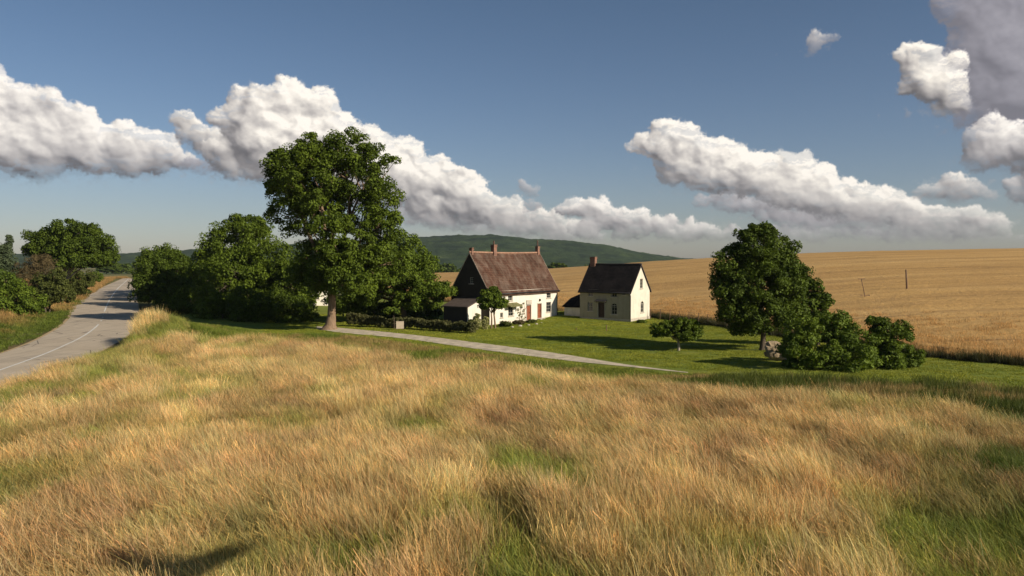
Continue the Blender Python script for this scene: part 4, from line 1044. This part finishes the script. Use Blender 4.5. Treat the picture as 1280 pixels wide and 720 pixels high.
def roof(root, L, D, ze, zr, M, mat, ov=.28, gov=.14, sag=.10, th=.16, seed=1, name='roof'):
    """pitched roof over L x D, ridge along x; slopes are gently uneven slabs"""
    rs = np.random.default_rng(seed); m = MB(); nu, nv = 24, 8
    sl = (zr - ze) / (D / 2)
    for side in (0, 1):
        P_ = []
        for j in range(nv + 1):
            for i in range(nu + 1):
                u = i / nu; v = j / nv
                x = -gov + (L + 2 * gov) * u
                yy = -ov + (D / 2 + ov) * v; z = ze - ov * sl + (zr - ze + ov * sl) * v
                y = yy if side == 0 else D - yy
                z += -sag * math.sin(math.pi * u) * (.3 + .7 * v) + (vnoise(np.array(u * 9.), np.array(v * 4. + 7 * side), seed) - .5) * .07 * (1 if 0 < v < 1 else .4)
                P_.append(Vector((x, y, float(z))))
        b = len(m.v); m.v += P_ + [q - Vector((0, 0, th)) for q in P_]; o = len(P_)
        for j in range(nv):
            for i in range(nu):
                a = b + j * (nu + 1) + i; m.f.append((a, a + 1, a + nu + 2, a + nu + 1)); m.f.append((a + o, a + o + nu + 1, a + o + nu + 2, a + o + 1))
        for i in range(nu): a = b + i; m.f.append((a, a + 1, a + 1 + o, a + o))
        for j in range(nv):
            for i in (0, nu): a = b + j * (nu + 1) + i; m.f.append((a, a + nu + 1, a + nu + 1 + o, a + o))
    r = m.build(name, mat, root)
    rd = MB(); pts = []; 
    for i in range(25):
        u = i / 24; pts.append((-gov - .01 + (L + 2 * gov + .02) * u, D / 2, zr - sag * math.sin(math.pi * u) + .02))
    rd.tube(pts, [.13] * 25, 8); rd.build('ridge_cap', M['ridge'], r, smooth=True)
    for x in (-gov - .035, L + gov + .002):    # pale verge boards on both gables
        vg = MB()
        for s in (0, 1):
            y0 = -ov if s == 0 else D + ov
            a = Vector((x, y0, ze - ov * sl + .02)); c = Vector((x, D / 2, zr + .02)); dn = Vector((0, 0, -.2))
            vg.prism([a, c, c + dn, a + dn], (.033, 0, 0))
        vg.build('verge_board', M['verge'], r)
    return r

def chimney(parent, x, y, z0, z1, w, d, M, mat, pots=1, name='chimney', ph=.35):
    m = MB(); m.box((x, y, (z0 + z1) / 2), (w, d, z1 - z0)); m.box((x, y, z1 - .16), (w + .10, d + .10, .12)); m.box((x, y, z1 + .03), (w + .14, d + .14, .06))
    c = m.build(name, mat, parent)
    for i in range(pots):
        p = MB(); yy = y + (i - (pots - 1) / 2) * .32; p.tube([(x, yy, z1 + .05), (x, yy, z1 + .05 + ph * .2), (x, yy, z1 + .05 + ph * .8), (x, yy, z1 + .05 + ph)], [.14, .11, .10, .13], 10)
        p.build('chimney_pot', M['pot'], c, smooth=True)
    return c

def build_houses():
    M = dict(frame=simple('old_paint_frame', (.36, .33, .27), .6, .15, 5), glass=None, stone=simple('sill_stone', (.45, .40, .32), .85, .2, 4),
             iron=simple('black_iron', (.02, .02, .02), .4, .1), ridge=simple('ridge_tile', (.30, .17, .11), .85, .3, 3), verge=simple('pale_verge', (.40, .33, .26), .85, .25, 3),
             pot=simple('dark_clay_pot', (.10, .06, .045), .8, .3, 6))
    g = NT('window_glass', .08, .5); g.base((.015, .018, .02)); M['glass'] = g.m
    white = plaster('cream_limewash', (.76, .70, .59), (.50, .43, .33)); cream = plaster('grey_limewash', (.68, .63, .51), (.34, .31, .24)); dark = plaster('painted_shade_render', (.055, .046, .038), (.03, .025, .02))  # dark copy puts the gable side's shade into the wall colour
    red = tile_mat('weathered_brown_tiles', (.080, .040, .027), (.108, .057, .038), (.165, .122, .092)); slate = tile_mat('black_slate', (.011, .010, .010), (.018, .016, .016), (.024, .02, .018), .22, .34)
    brick = brick_mat('red_chimney_brick', (.26, .09, .05), (.19, .07, .04)); wood = simple('red_brown_door', (.24, .075, .035), .6, .3, 6)
    # ---- farmhouse: front wall runs from the near left corner away to the right
    L, D, ze, zr = 15.6, 6.3, 4.25, 9.2
    zA = 0.0
    h = empty('farmhouse', (-2.8, 100, zA), 'long white farmhouse with steep weathered brown roof and two brown doors', 'house', rz=math.atan2(.81, .59))
    Wf = Wall((0, 0, 0), (1, 0, 0), (0, -1, 0)); Wl = Wall((0, D, 0), (0, -1, 0), (-1, 0, 0)); Wr = Wall((L, 0, 0), (0, 1, 0), (1, 0, 0)); Wb = Wall((L, D, 0), (-1, 0, 0), (0, 1, 0))
    win = [(4.4, 3.40, 1.0, .95), (13.4, 3.40, 1.05, 1.0), (4.5, 1.55, 1.1, 1.25), (13.4, 1.65, 1.2, 1.4), (2.5, 1.15, .6, .65)]
    doors = [(8.55, .12, .98, 2.0), (11.1, .25, .88, 1.95)]
    holes = [rect(*w) for w in win] + [rect(x, z + hh / 2, w, hh) for x, z, w, hh in doors]
    mb = MB(); Wf.fill(mb, [(0, -.8), (L, -.8), (L, ze), (0, ze)], holes); Wr.fill(mb, [(0, -.8), (D, -.8), (D, ze), (D / 2, zr - .1), (0, ze)], []); Wb.fill(mb, [(0, -.8), (L, -.8), (L, ze), (0, ze)], [])
    mb.build('wall', white, h)
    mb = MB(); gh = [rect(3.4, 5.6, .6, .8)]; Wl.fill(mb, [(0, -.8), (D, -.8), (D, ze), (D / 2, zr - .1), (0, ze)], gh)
    tag(mb.build('gable_wall', dark, h), 'gable wall with its shade put into the dark colour')  # wall tone includes the shade on this end of the house
    for w in win[:4]: window(h, Wf, *w, M)
    window(h, Wf, *win[4], M, bars=(1, 0)); window(h, Wl, 3.4, 5.6, .6, .8, M)
    for i, (x, z, w, hh) in enumerate(doors): door(h, Wf, x, z, w, hh, M, wood)
    m = MB(); m.box((8.55, -.05, 2.55), (1.2, .12, .55)); m.build('door_lintel', M['stone'], h)
    m = MB(); m.box((11.1, -.10, 2.72), (.22, .18, .26)); m.tube([(11.1, -.02, 2.9), (11.1, -.14, 2.88)], [.02, .02], 6); m.build('wall_lamp', M['iron'], h)
    m = MB(); m.box((8.7, -.32, .06), (1.5, .6, .14)); m.box((11.2, -.30, .14), (1.3, .55, .14)); m.build('doorstep', M['stone'], h)
    hood = MB(); hood.prism([(3.2, -.02, 2.65), (3.2, -1.0, 2.25), (3.2, -1.0, 2.18), (3.2, -.02, 2.5)], (2.6, 0, 0)); hood.box((3.35, -.5, 2.28), (.06, .9, .06)); hood.box((5.65, -.5, 2.28), (.06, .9, .06))
    hood.build('window_hood', simple('mossy_hood', (.16, .15, .06), .9, .4, 3), h)
    rf = roof(h, L, D, ze, zr, M, red, seed=4)
    gt = MB(); gt.tube([(-.1, -.40, ze - .36), (L + .1, -.40, ze - .36)], [.06, .06], 8); gt.tube([(L - .15, -.40, ze - .36), (L - .15, -.08, ze - .6), (L - .15, -.08, 0)], [.045] * 3, 8); gt.build('gutter', M['iron'], h, smooth=True)
    chimney(rf, .30, D / 2, zr - .8, zr + .50, .32, .42, M, brick, 0)
    chimney(rf, 5.0, D / 2, zr - .9, zr + .95, .62, .55, M, brick, 1, ph=.5)
    chimney(rf, L - .35, D / 2, zr - .9, zr + .85, .45, .45, M, brick, 1, ph=.85)
    # climbing plant on the wall
    vine = MB(); rs = np.random.default_rng(3)
    for a, z0, dx in [(6.3, 0, .5), (6.6, 0, 1.3), (7.7, 0, -.2)]:
        vine.tube([(a, -.05, z0), (a + dx * .3, -.06, .9), (a + dx, -.07, 1.9), (a + dx * 1.4, -.06, 2.4)], [.03, .025, .02, .012], 5)
    vn = vine.build('climbing_plant', simple('vine_stem', (.20, .15, .09)), h, smooth=True)
    cl = np.array([(6.3 + rs.normal() * .6 + .2 * z, -.12, z, .16) for z in rs.uniform(.4, 2.5, 26)]); V, Q, t = leaves(cl, 14, .13, .09, 5)
    link('foliage', fast_mesh('foliage', V, Q, {'tint': ('FLOAT', t)}), foliage_mat('vine_leaves', (.07, .09, .03), (.2, .2, .08)), vn)
    # lean-to on the gable, its side wall coloured dark to carry the shade
    lt = MB(); x0 = -2.7; y0, y1 = 1.3, 5.2; zo, zi = 2.35, 3.25
    lt.prism([(x0, y0, -.8), (0, y0, -.8), (0, y0, zi), (x0, y0, zo)], (0, .12, 0))
    l_ = lt.build('lean_to', white, h)
    s2 = MB(); s2.box((x0 - .003, (y0 + y1) / 2 + .06, (zo - .8) / 2), (.12, y1 - y0 - .12, zo + .8)); s2.box((x0 / 2, y1, (zo - .8) / 2), (abs(x0), .12, zo + .8)); tag(s2.build('side_wall', dark, l_), 'side wall of the lean-to, shade put into its dark colour')
    r2 = MB(); r2.prism([(x0 - .25, y0 - .15, zo - .04), (.0, y0 - .15, zi + .05), (.0, y0 - .15, zi + .17), (x0 - .25, y0 - .15, zo + .08)], (0, y1 - y0 + .3, 0)); r2.build('lean_to_roof', simple('grey_brown_sheet_roof', (.085, .065, .052), .8, .3, 2), l_)
    # ---- small house, its gable to the right
    L, D, ze, zr = 7.6, 6.0, 4.2, 7.6
    h = empty('small_house', (9.3, 109.35, 0), 'smaller cream house with black slate roof and bright right gable', 'house', rz=R(-34))
    Wf = Wall((0, 0, 0), (1, 0, 0), (0, -1, 0)); Wl = Wall((0, D, 0), (0, -1, 0), (-1, 0, 0)); Wr = Wall((L, 0, 0), (0, 1, 0), (1, 0, 0)); Wb = Wall((L, D, 0), (-1, 0, 0), (0, 1, 0))
    win = [(1.65, 3.65, .62, .75), (5.2, 3.65, .8, .8), (6.6, 3.75, .35, .4), (1.6, 1.85, .75, 1.25)]
    aw = (5.2, 1.65, .85, 1.45); dr = (3.3, .45, .95, 2.05)
    holes = [rect(*w) for w in win] + [arch(*aw), rect(dr[0], dr[1] + dr[3] / 2, dr[2], dr[3])]
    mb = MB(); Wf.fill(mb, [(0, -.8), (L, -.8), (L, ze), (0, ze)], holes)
    tag(mb.build('front_wall', plaster('painted_shade_plaster', (.37, .33, .24), (.21, .185, .13)), h), 'olive grey front wall, darkened by shade put into its colour'); mb = MB()  # front coloured darker than the gable, its shade painted into the plaster
    gh = [rect(3.3, 5.0, .85, 1.3), arch(3.6, 1.85, .95, 1.5)]
    Wr.fill(mb, [(0, -.8), (D, -.8), (D, ze), (D / 2, zr - .1), (0, ze)], gh); Wl.fill(mb, [(0, -.8), (D, -.8), (D, ze), (D / 2, zr - .1), (0, ze)], []); Wb.fill(mb, [(0, -.8), (L, -.8), (L, ze), (0, ze)], [])
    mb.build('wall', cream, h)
    for w in win: window(h, Wf, *w, M, bars=(1, 1 if w[3] > .5 else 0))
    window(h, Wf, *aw, M, arched=True); window(h, Wr, 3.3, 5.0, .85, 1.3, M); window(h, Wr, 3.6, 1.85, .95, 1.5, M, arched=True)
    door(h, Wf, *dr, M, simple('dark_brown_door', (.05, .025, .018), .6, .3, 6))
    m = MB(); m.prism([(2.5, -.0, 2.85), (2.5, -.55, 2.68), (2.5, -.55, 2.60), (2.5, -.0, 2.70)], (1.6, 0, 0)); m.box((2.65, -.22, 2.5), (.08, .4, .08)); m.box((3.95, -.22, 2.5), (.08, .4, .08)); m.build('door_hood', simple('hood_lead', (.12, .10, .09)), h)
    m = MB(); m.box((L + .03, D / 2, -.05), (.06, D + .06, 1.0)); m.box((L / 2, -.03, .0), (L, .06, .7)); m.build('plinth', M['stone'], h)
    rf = roof(h, L, D, ze, zr, M, slate, seed=6, sag=.04)
    for c in rf.children:
        if c.name.startswith('verge_board'): c.data.materials[0] = simple('dark_verge', (.05, .04, .035))
        if c.name.startswith('ridge_cap'): c.data.materials[0] = simple('dark_ridge', (.03, .026, .026))
    m = MB(); m.tube([(L - .1, -.42, ze - .40), (L + .02, -.08, ze - .7), (L + .02, -.08, -.3)], [.06] * 3, 8); m.tube([(-.1, -.42, ze - .36), (L + .1, -.42, ze - .36)], [.06, .06], 8); m.build('gutter', M['iron'], h, smooth=True)
    chimney(rf, .45, D / 2, zr - .9, zr + .95, .75, .6, M, brick, 0)
    # low dark wing on the left end
    wg = MB(); wg.prism([(-3.1, 1.1, -.8), (-3.1, 1.1, 1.75), (-3.1, 3.4, 2.6), (-3.1, 5.6, 1.75), (-3.1, 5.6, -.8)], (3.1 - .003, 0, 0)); w_ = wg.build('side_wing', cream, h)
    r2 = MB()
    def rp(x, v, s):   # swept roof climbing to the taller gable
        zt = [2.75, 3.5, 4.85][x]; xx = [-3.35, -1.5, -.02][x]; yy = 3.35
        return Vector((xx, yy + (-2.45 * (1 - v) if s == 0 else 2.45 * (1 - v)), 1.72 + (zt - 1.72) * v))
    for s in (0, 1):
        for i in (0, 1):
            q = [rp(i, 0, s), rp(i + 1, 0, s), rp(i + 1, 1, s), rp(i, 1, s)]; r2.poly(q); r2.poly([p - Vector((0, 0, .14)) for p in q][::-1])
            for a, b in ((0, 1), (2, 3)): r2.poly([q[a], q[b], q[b] - Vector((0, 0, .14)), q[a] - Vector((0, 0, .14))])
        r2.poly([rp(0, 0, s), rp(0, 1, s), rp(0, 1, s) - Vector((0, 0, .14)), rp(0, 0, s) - Vector((0, 0, .14))])
    r2.build('wing_roof', slate, w_)
    # ---- whitewashed barn almost lost behind the left trees
    L, D, ze, zr = 11, 6, 3.2, 6.0
    bp = PD(336, 390, 136)
    h = empty('white_barn', (bp.x, bp.y, 0), 'whitewashed barn glimpsed through the trees left of the tall trunk', 'barn', rz=R(24))
    Wf = Wall((0, 0, 0), (1, 0, 0), (0, -1, 0)); Wl = Wall((0, D, 0), (0, -1, 0), (-1, 0, 0)); Wr = Wall((L, 0, 0), (0, 1, 0), (1, 0, 0)); Wb = Wall((L, D, 0), (-1, 0, 0), (0, 1, 0))
    mb = MB(); ws = [(3, 1.7, 1, 1), (8, 1.7, 1, 1)]; dd = (5.5, .1, 1.2, 2.1)
    Wf.fill(mb, [(0, -.8), (L, -.8), (L, ze), (0, ze)], [rect(*w) for w in ws] + [rect(dd[0], dd[1] + dd[3] / 2, dd[2], dd[3])])
    for W_ in (Wl, Wr): W_.fill(mb, [(0, -.8), (D, -.8), (D, ze), (D / 2, zr - .1), (0, ze)], [])
    Wb.fill(mb, [(0, -.8), (L, -.8), (L, ze), (0, ze)], []); mb.build('wall', white, h)
    for w in ws: window(h, Wf, *w, M)
    door(h, Wf, *dd, M, wood); roof(h, L, D, ze, zr, M, red, seed=9)

# ------------------------------------------------------------------ loose things
def build_props():
    woodp = simple('weathered_post', (.16, .10, .06), .85, .3, 6); grey = simple('grey_wire', (.12, .10, .08), .6)
    # upright pole and the leaning one in the wheat
    def pole(px0, py0, px1, py1, label, arm, r0=.09):
        b = on(px0, py0); t = PD(px1, py1, b.y); o = empty('field_pole', b, label, 'pole'); d = t - b
        m = MB(); m.tube([Vector((0, 0, -.4)), d * .5, d], [r0, r0 * .85, r0 * .7], 8); m.build('pole', woodp, o, smooth=True)
        m = MB()
        for f, w in arm: m = MB(); m.box(d * f + Vector((0, -.1, 0)), (w, .08, .10)); m.build('crossarm', woodp, o)
        return b, d
    pole(1134, 368, 1132.5, 337, 'upright dark wooden pole standing alone in the wheat', [], .16)
    pole(1083, 378, 1076.5, 348, 'thin leaning pole with short crossbars left of the upright pole', [(.98, .9), (.30, 1.3), (.12, 1.1)], .07)
    # wire fence on the field margin right of the small house
    pts = [P(814, 400), P(826, 400.6), P(838, 401.4), P(850, 402.6), P(862, 404), P(874, 405.6), P(886, 407.4), P(898, 409.2), P(910, 411.2)]
    o = empty('wire_fence', pts[0], 'thin post and wire fence along the wheat right of the small house', 'fence'); z0 = 0
    pp = [Vector((p.x, p.y + .5, hz(p.x, p.y + .5))) - pts[0] for p in pts]
    for i, p in enumerate(pp):
        m = MB(); m.tube([p + Vector((0, 0, -.3)), p + Vector((.02 * (i % 3), 0, 1.45))], [.05, .042], 6); m.build('post', woodp, o)
    m = MB()
    for z in (.6, 1.0, 1.35): m.tube([p + Vector((0, 0, z)) for p in pp], [.014] * len(pp), 4)
    m.build('wire', grey, o)
    # leaning pale boulder beside the oval tree
    b = on(970, 451.5); rs = np.random.default_rng(8); bm = bmesh.new(); bmesh.ops.create_icosphere(bm, subdivisions=4, radius=1)
    for v in bm.verts:
        p = v.co.copy(); n = 0
        for k in range(3): n += float(vnoise(np.array(p.x * 1.7 * 2 ** k + 5), np.array(p.y * 1.7 * 2 ** k + p.z * 2.3 * 2 ** k), 40 + k)) / 2 ** k
        p *= .62 + .20 * n
        p = Vector((round(p.x * 3) / 3 * .55 + p.x * .45, p.y, round(p.z * 2.6) / 2.6 * .5 + p.z * .5))
        x = p.x * 1.12; z = p.z * 1.15; x += z * -.42
        if x > .2: z -= (x - .2) * .75
        v.co = Vector((x, p.y * .6, max(z + .65, -.15) * 1.05))
    me = bpy.data.meshes.new('boulder'); bm.to_mesh(me); bm.free()
    tag(link('boulder', me, simple('tan_rock', (.29, .22, .135), .92, .45, 2.5, .12)), 'pale tan boulder leaning by the dark trunk of the oval tree', 'boulder').location = b
    # pale board on two legs by the hedge
    b = P(500, 412.5); b.z = hz(b.x, b.y); b = b; o = empty('notice_board', b, 'blank pale board on short legs in front of the hedge', 'board', rz=R(10))
    m = MB(); m.box((0, 0, .66), (.90, .05, .88)); m.build('panel', simple('pale_board', (.44, .36, .26), .8, .1, 3), o, bevel=.01)
    bt = simple('board_trim', (.42, .34, .25))
    for z in (.24, 1.08): m = MB(); m.box((0, -.032, z), (.94, .02, .04)); m.build('trim', bt, o)
    for x in (-.36, .36): m = MB(); m.box((x, .055, .45), (.07, .05, 1.1)); m.build('leg', woodp, o)
    # white garden ornament by the small house door
    b = P(748.5, 397.5); b.z = hz(b.x, b.y); m = MB(); m.tube([(0, 0, -.05), (0, 0, .1), (0, 0, .14), (0, 0, .45), (0, 0, .62), (0, 0, .68), (0, 0, .78), (0, 0, .9)], [.2, .2, .13, .16, .12, .05, .1, .03], 12)
    o = m.build('garden_ornament', simple('white_stone', (.75, .72, .65), .8, .1), smooth=True); o.location = b; tag(o, 'small white stone garden ornament by the door of the small house', 'ornament')
    # stakes and stones on the lawn
    for px, py, h_, lab in [(758, 413.5, .75, 'short wooden stake standing upright in the middle of the lawn'), (720.5, 411.8, .28, 'low wooden peg left of the stake on the lawn')]:
        b = P(px, py); b.z = hz(b.x, b.y); m = MB(); m.tube([(0, 0, -.1), (0, 0, h_ * .6), (.02, 0, h_)], [.06, .055, .045], 7); o = m.build('wooden_stake', woodp); o.location = b; tag(o, lab, 'stake')
    stonem = simple('pale_field_stone', (.42, .37, .29), .9, .25, 5)
    for i, (px, py, s, lab) in enumerate([(640, 410, .15, 'leftmost pale stone edging the bed before the farmhouse'), (650, 408.5, .20, 'largest pale stone edging the bed before the farmhouse'), (661, 407, .13, 'pale stone edging the bed below the left brown door'), (671, 405.5, .16, 'pale stone edging the bed below the right brown door'), (677, 404, .11, 'small pale stone at the right end of the farmhouse bed')]):
        b = P(px, py); b.z = hz(b.x, b.y); bm = bmesh.new(); bmesh.ops.create_icosphere(bm, subdivisions=2, radius=s)
        for v in bm.verts: v.co = Vector((v.co.x * 1.3, v.co.y, v.co.z * .7)) * (1 + .25 * math.sin(v.co.x * 9 + i) * math.cos(v.co.y * 8))
        me = bpy.data.meshes.new('edging_stone'); bm.to_mesh(me); bm.free(); tag(link('edging_stone', me, stonem), lab, 'stone', 'stones edging the farmhouse bed').location = b + Vector((0, 0, s * .3))
    # unseen bird-shaped sheet added outside the view to cast the meadow shadow
    G = P(SHADOW_PX[0], SHADOW_PX[1], 1.0); hgt = 10.3; c = G + SUN * (hgt / SUN.z)
    # outline on the ground plane (x right, y away) -> flat caster cut to the wanted shadow
    K = 1.35
    spine = [(-1.50, .22), (-1.15, .20), (-.7, .02), (-.25, -.22), (0, -.28), (.25, -.20), (.5, .16), (.85, .42), (1.25, .32), (1.42, .20)]
    tail = [(1.3, .02), (1.05, -.25), (.8, -.6), (.35, -1.15), (.1, -1.7), (-.15, -1.7), (-.35, -1.1), (-.8, -.6), (-1.1, -.25), (-1.35, .0)]
    outl = [(x * K, y * K) for x, y in spine + tail]
    bm = bmesh.new(); n = len(outl)
    top = [bm.verts.new((x, y, .10 * (1 - abs(x) / 1.5) + .28 * abs(x) / 1.5 + .05)) for x, y in outl]; bot = [bm.verts.new((x, y, -.10 * (1 - abs(x) / 1.5) + .28 * abs(x) / 1.5 - .02)) for x, y in outl]
    bm.faces.new(top); bm.faces.new(bot[::-1])
    for i in range(n): bm.faces.new((top[i], bot[i], bot[(i + 1) % n], top[(i + 1) % n]))
    bmesh.ops.triangulate(bm, faces=bm.faces); me = bpy.data.meshes.new('bird_shadow_caster'); bm.to_mesh(me); bm.free()
    o = link('bird_shadow_caster', me, simple('shadow_caster_dark', (.03, .025, .02))); o.location = c; tag(o, 'unseen bird-shaped caster added beside the camera to throw the meadow shadow', 'shadow caster')
# ------------------------------------------------------------------ put it together
def lights_camera():
    l = bpy.data.objects.new('sun', bpy.data.lights.new('sun', 'SUN')); COL.objects.link(l)
    l.data.energy = SUN_STR; l.data.angle = R(.5); l.data.color = SUN_COL
    l.rotation_euler = SUN.to_track_quat('Z', 'Y').to_euler(); l.location = (40, -30, 60)
    cam = bpy.data.objects.new('camera', bpy.data.cameras.new('camera')); COL.objects.link(cam); SC.camera = cam
    cam.location = (0, 0, CAM_H); cam.rotation_euler = (R(90) - PITCH, 0, 0)
    cam.data.sensor_width = 36; cam.data.lens = 36 * F / 1280; cam.data.clip_end = 30000; cam.data.clip_start = .1
    vs = SC.view_settings; vs.view_transform = 'Standard'; vs.look = 'None'; vs.exposure = EXPOSURE; vs.gamma = 1
def haze():
    m = MB(); m.box((0, 1500, 130), (9000, 4400, 300))
    mt = bpy.data.materials.new('thin_summer_haze'); mt.use_nodes = True; nt = mt.node_tree; nt.nodes.remove(nt.nodes['Principled BSDF'])
    v = nt.nodes.new('ShaderNodeVolumePrincipled'); v.inputs['Density'].default_value = HAZE; v.inputs['Color'].default_value = (.80, .88, 1, 1); v.inputs['Anisotropy'].default_value = .2
    nt.links.new(v.outputs[0], nt.nodes['Material Output'].inputs['Volume'])
    tag(m.build('haze', mt), 'thin pale summer haze over the valley', 'haze', kind='stuff')
SKY_STR = .05; CLOUD_GAIN = .88; SKY_TINT = (.72, .87, .96); SUN_STR = 5.0; SUN_COL = (1, .895, .75); EXPOSURE = .29; HAZE = .000055; SHADOW_PX = (236, 699)
build_sky(); build_terrain(); build_grass(); build_trees(); build_houses(); build_props(); lights_camera()
if HAZE: haze()
cy_ = SC.cycles
cy_.max_bounces = 6; cy_.diffuse_bounces = 2; cy_.glossy_bounces = 2; cy_.transmission_bounces = 3; cy_.volume_bounces = 0; cy_.transparent_max_bounces = 4
cy_.use_denoising = True
